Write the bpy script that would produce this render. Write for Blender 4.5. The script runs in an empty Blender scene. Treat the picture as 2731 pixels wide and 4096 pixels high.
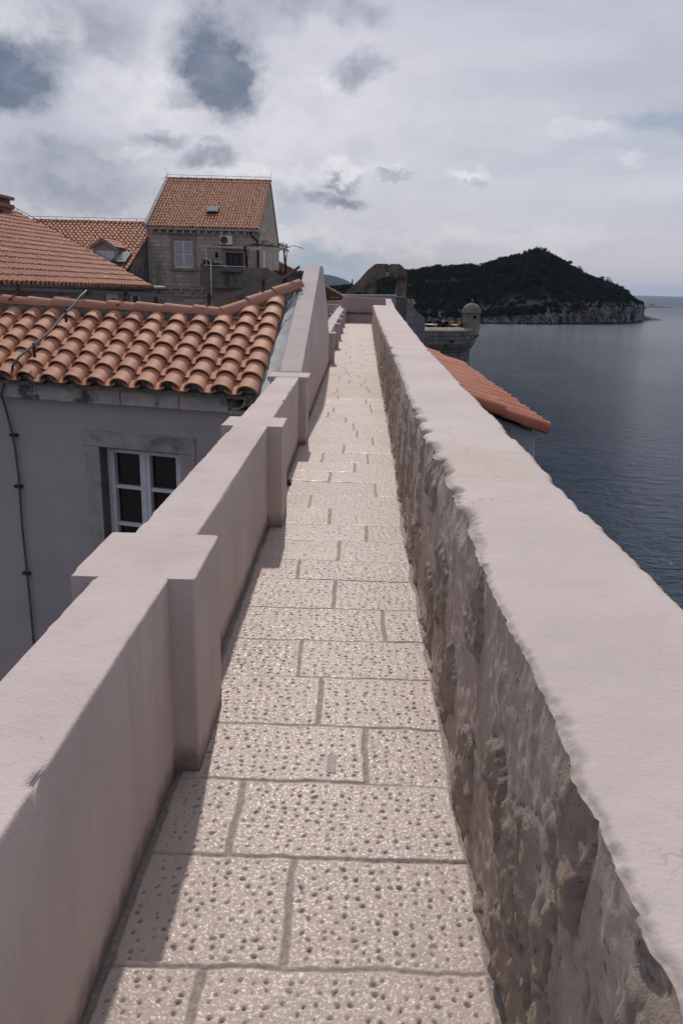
import bpy, math, random
import numpy as np
from mathutils import Vector, Matrix
R = math.radians
scene = bpy.context.scene
# ---------------------------------------------------------------- camera
cam_data = bpy.data.cameras.new('camera'); cam = bpy.data.objects.new('camera', cam_data)
scene.collection.objects.link(cam); scene.camera = cam
cr = Vector((0.99948, 0.02035, 0.02515)); cd = Vector((0.0298, -0.27686, -0.96045)); cf = Vector((-0.01258, 0.9607, -0.27732))
cam.matrix_world = Matrix(((cr.x, -cd.x, -cf.x, 0), (cr.y, -cd.y, -cf.y, 0), (cr.z, -cd.z, -cf.z, 1.65), (0, 0, 0, 1)))
cam_data.sensor_fit = 'VERTICAL'; cam_data.sensor_height = 36; cam_data.lens = 27.46
cam_data.clip_start = 0.05; cam_data.clip_end = 120000
# ---------------------------------------------------------------- light
SUN_EL, SUN_AZ = R(41.5), R(-4.2)            # azimuth measured from +Y towards +X
sl = bpy.data.lights.new('sun', 'SUN'); sl.energy = 2.65; sl.angle = R(0.9); sl.color = (1, .925, .845)
sun = bpy.data.objects.new('sun', sl); scene.collection.objects.link(sun)
sdir = Vector((math.sin(SUN_AZ)*math.cos(SUN_EL), math.cos(SUN_AZ)*math.cos(SUN_EL), math.sin(SUN_EL)))
sun.rotation_euler = sdir.to_track_quat('Z', 'Y').to_euler()
vs = scene.view_settings; vs.view_transform = 'Standard'; vs.look = 'None'; vs.gamma = 1; vs.use_curve_mapping = False
vs.exposure = -0.23
world = bpy.data.worlds.new('World'); scene.world = world; world.use_nodes = True

def NT(nt):
    N = nt.nodes; L = nt.links
    class G: pass
    g = G(); g.N = N; g.L = L
    def put(sock, v):
        if v is None: return
        if isinstance(v, bpy.types.NodeSocket): L.new(v, sock)
        elif isinstance(v, (tuple, list)):
            if sock.type == 'RGBA' and len(v) == 3: v = (*v, 1)
            sock.default_value = v
        else:
            sock.default_value = v if sock.type in ('VALUE', 'INT') else ((v,)*3 if sock.type == 'VECTOR' else (v, v, v, 1))
    def math_(op, a, b=None, c=None, clamp=False):
        n = N.new('ShaderNodeMath'); n.operation = op; n.use_clamp = clamp
        put(n.inputs[0], a); put(n.inputs[1], b); put(n.inputs[2], c); return n.outputs[0]
    def vec(op, a, b=None, s=None):
        n = N.new('ShaderNodeVectorMath'); n.operation = op
        put(n.inputs[0], a); put(n.inputs[1], b)
        if s is not None: put(n.inputs['Scale'], s)
        return n.outputs['Value'] if op in ('LENGTH', 'DOT_PRODUCT', 'DISTANCE') else n.outputs['Vector']
    def noise(v=None, scale=5, detail=4, rough=.55, dist=0, out='Fac'):
        n = N.new('ShaderNodeTexNoise'); put(n.inputs['Vector'], v); put(n.inputs['Scale'], scale); put(n.inputs['Detail'], detail)
        put(n.inputs['Roughness'], rough); put(n.inputs['Distortion'], dist); return n.outputs[out]
    def ramp(v, a, b, lo=0., hi=1., smooth=True):
        n = N.new('ShaderNodeMapRange'); n.interpolation_type = 'SMOOTHSTEP' if smooth else 'LINEAR'
        put(n.inputs[0], v); put(n.inputs[1], a); put(n.inputs[2], b); put(n.inputs[3], lo); put(n.inputs[4], hi); return n.outputs[0]
    def mix(f, a, b, mode='MIX'):
        n = N.new('ShaderNodeMix'); n.data_type = 'RGBA'; n.blend_type = mode
        put(n.inputs[0], f); put(n.inputs[6], a); put(n.inputs[7], b); return n.outputs[2]
    def comb(x, y, z):
        n = N.new('ShaderNodeCombineXYZ'); put(n.inputs[0], x); put(n.inputs[1], y); put(n.inputs[2], z); return n.outputs[0]
    def sep(v):
        n = N.new('ShaderNodeSeparateXYZ'); put(n.inputs[0], v); return n.outputs
    def coord(k='Object'):
        return N.new('ShaderNodeTexCoord').outputs[k]
    def attr(name, out='Fac'):
        n = N.new('ShaderNodeAttribute'); n.attribute_name = name; return n.outputs[out]
    def bump(h, strength=.3, dist=.01, normal=None):
        n = N.new('ShaderNodeBump'); put(n.inputs['Height'], h); n.inputs['Strength'].default_value = strength
        n.inputs['Distance'].default_value = dist; put(n.inputs['Normal'], normal); return n.outputs[0]
    g.put, g.math, g.vec, g.noise, g.ramp, g.mix, g.comb, g.sep, g.coord, g.attr, g.bump = put, math_, vec, noise, ramp, mix, comb, sep, coord, attr, bump
    return g

def build_sky():
    nt = world.node_tree; nt.nodes.clear(); g = NT(nt)
    out = nt.nodes.new('ShaderNodeOutputWorld')
    sky = nt.nodes.new('ShaderNodeTexSky'); sky.sky_type = 'NISHITA'; sky.sun_disc = False
    sky.sun_elevation = SUN_EL; sky.sun_rotation = SUN_AZ; sky.air_density = 1.1; sky.dust_density = 1.2; sky.altitude = 30
    b1 = nt.nodes.new('ShaderNodeBackground'); nt.links.new(sky.outputs[0], b1.inputs[0]); b1.inputs[1].default_value = 0.07
    d = g.vec('NORMALIZE', g.coord('Generated')); s = g.sep(d)
    az = g.math('ARCTAN2', s[0], s[1]); el = g.math('ARCSINE', s[2])
    ae = g.comb(az, el, 0.)
    # ragged displacement of the cloud shapes
    q1 = g.comb(g.math('MULTIPLY', az, 11.), g.math('MULTIPLY', el, 15.), 0.)
    wob = g.noise(q1, 1., 3, .5, 0, 'Color'); wob2 = g.noise(q1, 4.5, 6, .62, 0, 'Color')
    wv = g.vec('ADD', g.vec('SCALE', g.vec('SUBTRACT', wob, (.5, .5, .5)), None, .07), g.vec('SCALE', g.vec('SUBTRACT', wob2, (.5, .5, .5)), None, .034))
    p = g.vec('ADD', ae, wv)
    flat = g.comb(g.math('MULTIPLY', az, 2.5), g.math('MULTIPLY', el, 11.), 1.7)
    big = g.noise(flat, 1.1, 5, .55, .4)
    fine = g.noise(flat, 1.9, 6, .5, .5)
    puff = g.noise(q1, 2.4, 8, .62, .3)
    def blob(a0, e0, ra, re, inner=.45, outer=1.3):
        q = g.vec('MULTIPLY', g.vec('SUBTRACT', p, (a0, e0, 0.)), (1/ra, 1/re, 0.))
        return g.ramp(g.vec('LENGTH', q), outer, inner*.6, 0, 1)
    def total(lst):
        acc = None
        for (a0, e0, ra, re, w, *inn) in lst:
            b = g.math('MULTIPLY', blob(a0, e0, ra, re, *inn), w)
            acc = b if acc is None else g.math('ADD', acc, b)
        return acc
    dark = total([(-.170, .246, .064, .050, .70, .75, 1.2), (-.160, .238, .044, .034, .38, .5, 1.3), (-.150, .207, .038, .034, .80, .6, 1.3), (-.388, .212, .064, .050, .70, .75, 1.2), (-.395, .205, .05, .032, .42, .5, 1.3), (-.31, .255, .080, .046, .42, .3),
                  (-.090, .298, .085, .026, .40, .2), (-.005, .281, .036, .020, .42, .2), (-.003, .231, .042, .016, .45, .3, 1.2), (-.232, .164, .036, .010, .45, .3), (-.215, .205, .030, .010, .3, .2),
                  (-.180, .141, .034, .016, .60, .5, 1.2), (-.335, .138, .095, .022, .42, .1), (-.33, .098, .15, .036, .52, .1), (-.025, .114, .030, .010, .70, .5, 1.2), (-.016, .097, .036, .010, .75, .5, 1.2), (-.060, .100, .018, .007, .5, .4),
                  (-.085, .098, .045, .018, .35, .2), (.34, .21, .16, .05, .10, 0), (.10, .035, .30, .022, .14, 0), (-.22, .055, .10, .022, .18, 0), (.032, .1285, .022, .006, .45), (.132, .1255, .020, .006, .4)])
    bright = total([(-.365, .262, .058, .018, .75), (-.33, .250, .020, .022, .6), (.126, .1315, .030, .011, .6), (-.042, .226, .022, .009, .5), (.030, .134, .022, .009, .45), (-.28, .147, .06, .007, .45),
                    (-.135, .128, .060, .012, .5), (.306, .138, .020, .008, .4), (.25, .172, .065, .010, .35), (-.025, .128, .05, .008, .45), (-.11, .19, .2, .12, .25, 0), (-.03, .17, .34, .12, .25, 0), (-.225, .245, .025, .06, .45, .1),
                    (-.33, .076, .10, .008, .35), (-.02, .052, .16, .010, .3), (.2, .06, .15, .012, .25), (-.27, .2, .08, .04, .4, .1)])
    blue = total([(.335, .177, .075, .015, .55, .1), (-.040, .028, .085, .020, .85, .2), (.28, .150, .1, .014, .2), (-.088, .075, .030, .018, .4), (.0, .0, .5, .012, .15)])
    base = g.mix(g.ramp(big, .3, .72), (.475, .48, .575), (.59, .59, .675))
    toward = g.vec('DOT_PRODUCT', d, tuple(sdir))      # the veiled sun lies ahead: cloud is greyer behind us
    base = g.mix(g.ramp(toward, -.3, .75), g.mix(1., base, (.46, .50, .60), 'MULTIPLY'), base)
    base = g.mix(g.ramp(fine, .45, .80, 0, .28), base, (.76, .75, .79))
    c = g.mix(g.math('MULTIPLY', blue, 1., None, True), base, (.215, .34, .47))
    c = g.mix(g.math('MULTIPLY', g.math('MULTIPLY', bright, g.ramp(puff, .28, .68, .45, 1.1)), .95, None, True), c, (.86, .84, .865))
    dk = g.math('MULTIPLY', dark, g.ramp(puff, .25, .75, 1.3, .85), None, True)
    c = g.mix(dk, c, g.mix(g.ramp(puff, .3, .7), (.105, .135, .205), (.195, .22, .305)))
    c = g.mix(g.ramp(el, .10, .0, 0, .25), c, (.56, .52, .545))
    b2 = nt.nodes.new('ShaderNodeBackground'); nt.links.new(c, b2.inputs[0]); b2.inputs[1].default_value = 1.22
    m = nt.nodes.new('ShaderNodeMixShader'); m.inputs[0].default_value = .86
    nt.links.new(b1.outputs[0], m.inputs[1]); nt.links.new(b2.outputs[0], m.inputs[2]); nt.links.new(m.outputs[0], out.inputs[0])
build_sky()

# ---------------------------------------------------------------- numpy noise
rng = np.random.default_rng(7); random.seed(7)
_T = rng.random((64, 64, 64)).astype(np.float32)
def vnoise(P):
    P = np.asarray(P, np.float64); i = np.floor(P).astype(int); f = P-i; f = f*f*(3-2*f)
    r = 0
    for dx in (0, 1):
        wx = f[..., 0] if dx else 1-f[..., 0]
        for dy in (0, 1):
            wy = f[..., 1] if dy else 1-f[..., 1]
            for dz in (0, 1):
                wz = f[..., 2] if dz else 1-f[..., 2]
                r = r+wx*wy*wz*_T[(i[..., 0]+dx) % 64, (i[..., 1]+dy) % 64, (i[..., 2]+dz) % 64]
    return r*2-1
def fbm(P, s=1., o=4, g=.5):
    P = np.asarray(P, np.float64)*s; a = 1.; t = 0; k = 0
    for n in range(o):
        t = t+a*vnoise(P+17.3*n); k += a; a *= g; P = P*2.03
    return t/k
_J = rng.random((256, 256, 4))
def cells(U, V, jt=.7):
    """jittered grid: distance to nearest point, second distance, random of the nearest cell"""
    iu = np.floor(U).astype(int); iv = np.floor(V).astype(int)
    d1 = np.full(U.shape, 9.); d2 = np.full(U.shape, 9.); r = np.zeros(U.shape)
    for a in (-1, 0, 1):
        for b in (-1, 0, 1):
            J = _J[(iu+a) % 256, (iv+b) % 256]
            d = np.hypot(U-(iu+a+.5-jt/2+jt*J[..., 0]), V-(iv+b+.5-jt/2+jt*J[..., 1]))
            m = d < d1
            d2 = np.where(m, d1, np.minimum(d2, d)); r = np.where(m, J[..., 2], r); d1 = np.where(m, d, d1)
    return d1, d2, r
def sstep(x, a, b):
    t = np.clip((x-a)/(b-a), 0, 1); return t*t*(3-2*t)

# ---------------------------------------------------------------- objects
ORG = {}
def tag(o, label=None, cat=None, group=None, kind=None):
    if label: o['label'] = label
    if cat: o['category'] = cat
    if group: o['group'] = group
    if kind: o['kind'] = kind
    return o
def root_loc(p):
    return ORG.get(p.name, Vector((0, 0, 0))) if p else Vector((0, 0, 0))
def link(name, me, mats, parent=None, loc=None):
    o = bpy.data.objects.new(name, me); scene.collection.objects.link(o)
    for m in (mats if isinstance(mats, (list, tuple)) else [mats]): me.materials.append(m)
    if parent: o.parent = parent; ORG[o.name] = root_loc(parent)
    elif loc is not None: o.location = loc; ORG[o.name] = Vector(loc)
    else: ORG[o.name] = Vector((0, 0, 0))
    return o
def empty(name, loc, label, cat, group=None, kind=None):
    o = bpy.data.objects.new(name, None); scene.collection.objects.link(o); o.location = loc; o.empty_display_size = .2
    ORG[o.name] = Vector(loc); return tag(o, label, cat, group, kind)
def npmesh(name, V, F, mats, parent=None, smooth=True, attrs=None, mi=None, loc=None):
    """V (n,3) world coordinates, F (m,4) or (m,3) indices"""
    V = np.asarray(V, np.float64); F = np.asarray(F, np.int32)
    off = root_loc(parent) if parent else (Vector(loc) if loc is not None else Vector((0, 0, 0)))
    V = V-np.array(off)
    me = bpy.data.meshes.new(name); n = F.shape[1]
    me.vertices.add(len(V)); me.vertices.foreach_set('co', V.astype(np.float32).ravel())
    me.loops.add(F.size); me.loops.foreach_set('vertex_index', F.ravel())
    me.polygons.add(len(F)); me.polygons.foreach_set('loop_start', np.arange(0, F.size, n, dtype=np.int32))
    me.polygons.foreach_set('loop_total', np.full(len(F), n, np.int32))
    me.polygons.foreach_set('use_smooth', np.full(len(F), smooth))
    if mi is not None: me.polygons.foreach_set('material_index', np.asarray(mi, np.int32))
    me.update(calc_edges=True); me.validate()
    for k, a in (attrs or {}).items():
        at = me.attributes.new(k, 'FLOAT', 'POINT'); at.data.foreach_set('value', np.asarray(a, np.float32).ravel())
    return link(name, me, mats, parent, loc)
def gridfaces(nr, nc, off=0, flip=False):
    r, c = np.meshgrid(np.arange(nr-1), np.arange(nc-1), indexing='ij'); a = (r*nc+c).ravel()+off
    F = np.stack([a, a+1, a+nc+1, a+nc], 1)
    return F[:, ::-1] if flip else F

class MB:
    def __init__(s): s.v = []; s.f = []; s.sm = []; s.t = []; s.mi = []; s.tint = .5; s.m = 0
    def add(s, vs, fs, smooth=False):
        b = len(s.v); s.v += [tuple(map(float, v)) for v in vs]; s.t += [s.tint]*len(vs)
        for f in fs: s.f.append(tuple(b+i for i in f)); s.sm.append(smooth); s.mi.append(s.m)
        return s
    def box(s, c, size, ax=None):
        """centre, full sizes, optional 3 axes"""
        c = np.array(c, float); h = np.array(size, float)/2; A = np.eye(3) if ax is None else np.array(ax, float)
        vs = [c+A.T@(h*np.array(k)) for k in [(-1, -1, -1), (1, -1, -1), (1, 1, -1), (-1, 1, -1), (-1, -1, 1), (1, -1, 1), (1, 1, 1), (-1, 1, 1)]]
        fs = [(0, 3, 2, 1), (4, 5, 6, 7), (0, 1, 5, 4), (1, 2, 6, 5), (2, 3, 7, 6), (3, 0, 4, 7)]
        if np.linalg.det(A) < 0: fs = [f[::-1] for f in fs]
        return s.add(vs, fs)
    def lohi(s, lo, hi):
        lo = np.array(lo, float); hi = np.array(hi, float); return s.box((lo+hi)/2, hi-lo)
    def prism(s, poly, d, cap=True):
        """planar polygon (list of 3D points) extruded by vector d"""
        P = [np.array(p, float) for p in poly]; d = np.array(d, float); n = len(P)
        nrm = sum(np.cross(P[i], P[(i+1) % n]) for i in range(n))
        if nrm@d > 0: P = P[::-1]
        vs = P+[p+d for p in P]
        fs = [tuple(range(n)), tuple(range(2*n-1, n-1, -1))] if cap else []
        for i in range(n):
            j = (i+1) % n; fs.append((j, i, n+i, n+j))
        return s.add(vs, fs)
    def tube(s, pts, rad, seg=8, cap=True, flat=None):
        pts = [np.array(p, float) for p in pts]; n = len(pts)
        rad = rad if isinstance(rad, (list, tuple)) else [rad]*n
        vs = []; up = None
        for i, p in enumerate(pts):
            t = pts[min(i+1, n-1)]-pts[max(i-1, 0)]; t /= np.linalg.norm(t)+1e-12
            if up is None:
                up = np.array([0, 0, 1.]) if abs(t[2]) < .9 else np.array([1., 0, 0])
            a = np.cross(t, up); a /= np.linalg.norm(a)+1e-12; b = np.cross(a, t); up = b
            for k in range(seg):
                q = 2*math.pi*k/seg
                vs.append(p+rad[i]*(math.cos(q)*a+math.sin(q)*b*(flat or 1)))
        fs = []
        for i in range(n-1):
            for k in range(seg):
                k2 = (k+1) % seg; fs.append((i*seg+k2, i*seg+k, (i+1)*seg+k, (i+1)*seg+k2))
        s.add(vs, fs, True)
        if cap:
            b = len(s.v)-len(vs)
            s.f.append(tuple(b+k for k in range(seg))); s.sm.append(False); s.mi.append(s.m)
            s.f.append(tuple(b+(n-1)*seg+k for k in range(seg-1, -1, -1))); s.sm.append(False); s.mi.append(s.m)
        return s
    def ribbon(s, pts, w, t, wd):
        """flat strap: width w along direction wd, thickness t"""
        pts = [np.array(p, float) for p in pts]; wd = np.array(wd, float); wd /= np.linalg.norm(wd); vs = []
        for i, p in enumerate(pts):
            d = pts[min(i+1, len(pts)-1)]-pts[max(i-1, 0)]; d /= np.linalg.norm(d)
            b = np.cross(d, wd); b /= np.linalg.norm(b)+1e-9
            vs += [p-wd*w/2-b*t/2, p+wd*w/2-b*t/2, p+wd*w/2+b*t/2, p-wd*w/2+b*t/2]
        fs = []
        for i in range(len(pts)-1):
            for k in range(4): fs.append((i*4+k, i*4+(k+1) % 4, i*4+4+(k+1) % 4, i*4+4+k))
        fs += [(3, 2, 1, 0), tuple(len(vs)-4+k for k in range(4))]
        return s.add(vs, fs)
    def lathe(s, c, prof, seg=16, a0=0., a1=2*math.pi):
        full = abs(a1-a0-2*math.pi) < 1e-6; n = seg if full else seg+1; vs = []; fs = []
        for (r, z) in prof:
            for k in range(n):
                q = a0+(a1-a0)*k/seg; vs.append((c[0]+r*math.cos(q), c[1]+r*math.sin(q), c[2]+z))
        for i in range(len(prof)-1):
            for k in range(seg):
                k2 = (k+1) % n; fs.append((i*n+k, i*n+k2, (i+1)*n+k2, (i+1)*n+k))
        return s.add(vs, fs, True)
    def build(s, name, mats, parent=None, bevel=0, loc=None, seg=2):
        off = root_loc(parent) if parent else (Vector(loc) if loc is not None else Vector((0, 0, 0)))
        me = bpy.data.meshes.new(name); me.from_pydata([(v[0]-off.x, v[1]-off.y, v[2]-off.z) for v in s.v], [], s.f)
        me.polygons.foreach_set('use_smooth', s.sm); me.polygons.foreach_set('material_index', s.mi)
        at = me.attributes.new('tint', 'FLOAT', 'POINT'); at.data.foreach_set('value', s.t)
        me.update(); o = link(name, me, mats, parent, loc)
        if bevel:
            b = o.modifiers.new('bevel', 'BEVEL'); b.width = bevel; b.segments = seg; b.limit_method = 'ANGLE'; b.angle_limit = R(40); b.harden_normals = False
        return o
def each(mb, name, mats, parent, bevel=0):
    """every separate piece of mb becomes an object of its own"""
    par = list(range(len(mb.v)))
    def find(i):
        while par[i] != i: par[i] = par[par[i]]; i = par[i]
        return i
    for f in mb.f:
        for k in f[1:]: par[find(k)] = find(f[0])
    groups = {}
    for k, f in enumerate(mb.f): groups.setdefault(find(f[0]), []).append(k)
    res = []
    for fs in groups.values():
        m = MB(); ids = {}
        for k in fs:
            for i in mb.f[k]:
                if i not in ids: ids[i] = len(m.v); m.v.append(mb.v[i]); m.t.append(mb.t[i])
            m.f.append(tuple(ids[i] for i in mb.f[k])); m.sm.append(mb.sm[k]); m.mi.append(mb.mi[k])
        res.append(m.build(name, mats, parent, bevel))
    return res
def dup(o, off, parent=None, name=None):
    c = o.copy(); scene.collection.objects.link(c)
    if parent is None:
        c.location = Vector(o.location)+Vector(off); ORG[c.name] = root_loc(o)+Vector(off)
    else:
        c.parent = parent; ORG[c.name] = root_loc(parent)
    for ch in list(o.children): dup(ch, (0, 0, 0), c)
    return c

# ---------------------------------------------------------------- materials
def newmat(name):
    m = bpy.data.materials.new(name); m.use_nodes = True; nt = m.node_tree
    g = NT(nt); g.p = nt.nodes['Principled BSDF']; g.m = m; return g
def mat(name, col, rough=.85, var=.14, scale=2.5, bump=.25, bscale=60, bdist=.004, spec=.3, stain=None, stscale=1.2, stlo=.55, sthi=.75, metal=0., tint=None, speck=None, foot=None, streak=None):
    g = newmat(name); c = g.coord()
    n = g.noise(c, scale, 5, .6)
    a = tuple(x*(1-var) for x in col); b = tuple(min(1, x*(1+var)) for x in col)
    k = g.mix(g.ramp(n, .3, .7), a, b)
    if tint:
        t = g.attr('tint'); k = g.mix(t, k, g.mix(.85, k, tint, 'MULTIPLY')) if False else g.mix(t, k, tint)
    if stain: k = g.mix(g.ramp(g.noise(c, stscale, 6, .65), stlo, sthi, 0, .85), k, stain)
    if speck: k = g.mix(g.ramp(g.noise(c, speck[1], 2, .5), .68, .76, 0, .7), k, speck[0])
    if streak: k = g.mix(g.ramp(g.noise(g.vec('MULTIPLY', c, (1, 1, .09)), 7, 4, .6), .5, .75, 0, .45), k, streak)
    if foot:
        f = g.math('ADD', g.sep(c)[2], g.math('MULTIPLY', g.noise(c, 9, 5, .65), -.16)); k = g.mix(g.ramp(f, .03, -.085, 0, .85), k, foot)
    g.put(g.p.inputs['Base Color'], k); g.p.inputs['Roughness'].default_value = rough
    g.p.inputs['Specular IOR Level'].default_value = spec; g.p.inputs['Metallic'].default_value = metal
    if bump:
        h = g.math('ADD', g.noise(c, bscale, 4, .6), g.math('MULTIPLY', g.noise(c, bscale*.18, 3, .5), 1.2))
        g.put(g.p.inputs['Normal'], g.bump(h, bump, bdist))
    return g.m
def stone_mat(name, c1, c2, mortar, bw=.45, bh=.22, rough=.9, soil=None, cyl=None, bump=.6, warp=.05, msize=.014):
    g = newmat(name); c = g.coord(); s = g.sep(c)
    if cyl: u = g.math('MULTIPLY', g.math('ARCTAN2', s[1], s[0]), cyl)
    else: u = g.math('ADD', s[0], g.math('MULTIPLY', s[1], 1.0))
    w = g.vec('SCALE', g.vec('SUBTRACT', g.noise(c, 1.6, 3, .5, 0, 'Color'), (.5, .5, .5)), None, warp*2)
    v = g.vec('ADD', g.comb(u, s[2], 0.), w)
    br = g.N.new('ShaderNodeTexBrick'); g.put(br.inputs['Vector'], v); br.offset = .43; br.squash = 1.35; br.squash_frequency = 3
    g.put(br.inputs['Color1'], c1); g.put(br.inputs['Color2'], c2); g.put(br.inputs['Mortar'], mortar)
    br.inputs['Scale'].default_value = 1; br.inputs['Mortar Size'].default_value = msize; br.inputs['Mortar Smooth'].default_value = .5; br.inputs['Bias'].default_value = -.1
    br.inputs['Brick Width'].default_value = bw; br.inputs['Row Height'].default_value = bh
    k = g.mix(g.ramp(g.noise(c, 3.5, 6, .65), .25, .75, 0, .65), br.outputs['Color'], tuple(x*.62 for x in c1))
    if soil: k = g.mix(g.ramp(g.noise(g.vec('MULTIPLY', c, (1, 1, .35)), 1.1, 6, .65), .5, .72, 0, .8), k, soil)
    g.put(g.p.inputs['Base Color'], k); g.p.inputs['Roughness'].default_value = rough; g.p.inputs['Specular IOR Level'].default_value = .2
    h = g.math('SUBTRACT', g.math('MULTIPLY', g.noise(c, 14, 5, .65), .7), g.math('MULTIPLY', br.outputs['Fac'], 1.))
    g.put(g.p.inputs['Normal'], g.bump(h, bump, .03))
    return g.m
def tile_mat(name, a, b, dark, rough=.6, scale=9, wear=(.55, .36, .26)):
    g = newmat(name); c = g.coord(); t = g.attr('tint')
    k = g.mix(t, a, b)
    k = g.mix(g.ramp(g.noise(c, scale, 5, .6), .35, .75, 0, .45), k, wear)
    k = g.mix(g.ramp(g.noise(c, scale*.45, 6, .7), .56, .74, 0, .6), k, dark)
    g.put(g.p.inputs['Base Color'], k); g.p.inputs['Roughness'].default_value = rough; g.p.inputs['Specular IOR Level'].default_value = .35
    g.put(g.p.inputs['Normal'], g.bump(g.noise(c, 45, 5, .65), .22, .006))
    return g.m
# ---------------------------------------------------------------- material set
M = {}
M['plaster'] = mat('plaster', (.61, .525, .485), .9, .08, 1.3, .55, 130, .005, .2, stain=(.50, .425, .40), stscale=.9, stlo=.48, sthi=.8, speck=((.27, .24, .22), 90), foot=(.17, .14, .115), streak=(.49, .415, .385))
M['plaster_far'] = mat('plaster_far', (.53, .46, .445), .9, .09, .9, .2, 60, .004, .2, stain=(.40, .35, .335), stscale=.8, stlo=.5, sthi=.8)
M['facade'] = mat('facade', (.50, .44, .43), .92, .07, .9, .2, 120, .004, .15, stain=(.41, .36, .35), stscale=.8, stlo=.46, sthi=.8, streak=(.43, .38, .37))
M['cornice'] = mat('cornice', (.58, .54, .49), .9, .15, 5, .4, 50, .006, .2, stain=(.06, .058, .062), stscale=2.2, stlo=.50, sthi=.62)
M['surround'] = mat('surround', (.45, .41, .365), .9, .14, 6, .4, 60, .006, .2, stain=(.12, .11, .11), stscale=3.5, stlo=.52, sthi=.72)
M['mortar'] = mat('mortar', (.20, .185, .165), .95, .3, 14, .7, 40, .012, .1)
M['tiles_near'] = tile_mat('tiles_near', (.41, .165, .10), (.60, .30, .16), (.33, .155, .10), .68, 7, (.58, .34, .235))
M['tiles_ridge'] = tile_mat('tiles_ridge', (.44, .19, .12), (.52, .25, .165), (.33, .16, .11), .75, 6, (.52, .30, .21))
M['tiles_far'] = tile_mat('tiles_far', (.34, .115, .052), (.54, .245, .125), (.12, .055, .036), .7, 2.2, (.50, .27, .165))
M['tiles_pale'] = tile_mat('tiles_pale', (.38, .14, .078), (.52, .24, .145), (.18, .08, .055), .7, 2.5, (.54, .31, .21))
M['tiles_orange'] = tile_mat('tiles_orange', (.37, .105, .048), (.50, .17, .08), (.32, .10, .055), .6, 4, (.52, .22, .12))
M['flashing'] = mat('flashing', (.40, .42, .41), .55, .22, 4, .25, 18, .012, .4, stain=(.55, .56, .54), stscale=2.6, stlo=.45, sthi=.7)
M['zinc'] = mat('zinc', (.15, .16, .17), .65, .12, 6, .1, 60, .002, .4, metal=.35)
M['rust'] = mat('rust', (.075, .035, .025), .8, .3, 30, .3, 80, .003, .3)
M['frame'] = mat('frame', (.78, .78, .78), .45, .05, 6, .05, 90, .002, .4)
M['white'] = mat('white', (.80, .80, .79), .55, .06, 4, .05, 60, .002, .4)
M['dark'] = mat('dark', (.018, .018, .02), .6, .3, 8, .1, 40, .002, .3)
M['concrete'] = mat('concrete', (.20, .185, .165), .95, .22, 1.6, .4, 30, .01, .1, stain=(.06, .055, .05), stscale=.9, stlo=.5, sthi=.72)
M['ruin'] = mat('ruin', (.23, .19, .15), .95, .3, 1.3, .6, 12, .04, .1, stain=(.05, .047, .042), stscale=.8, stlo=.48, sthi=.66)
M['house_stone'] = stone_mat('house_stone', (.74, .65, .51), (.47, .41, .325), (.29, .255, .205), .40, .21, soil=(.26, .235, .20))
M['wall_stone'] = stone_mat('wall_stone', (.36, .345, .34), (.24, .23, .23), (.11, .105, .10), .55, .42, soil=(.17, .17, .165))
M['bastion_stone'] = stone_mat('bastion_stone', (.31, .285, .25), (.15, .138, .125), (.055, .05, .046), .52, .36, soil=(.075, .07, .066), cyl=5.5, bump=1.0, msize=.03)
M['sentry'] = mat('sentry', (.25, .22, .175), .95, .16, 1.8, .3, 20, .01, .1, stain=(.13, .115, .10), stscale=1.2, stlo=.5, sthi=.7)
M['render_grey'] = mat('render_grey', (.50, .49, .47), .95, .15, 2, .4, 40, .01, .1, stain=(.36, .30, .24), stscale=3., stlo=.55, sthi=.62)
def glass_mat():
    g = newmat('glass'); g.put(g.p.inputs['Base Color'], (.012, .014, .016)); g.p.inputs['Roughness'].default_value = .05
    g.p.inputs['Specular IOR Level'].default_value = .5
    g.put(g.p.inputs['Normal'], g.bump(g.noise(g.coord(), 2.2, 2, .5), .06, .03)); return g.m
M['glass'] = glass_mat()

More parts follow.
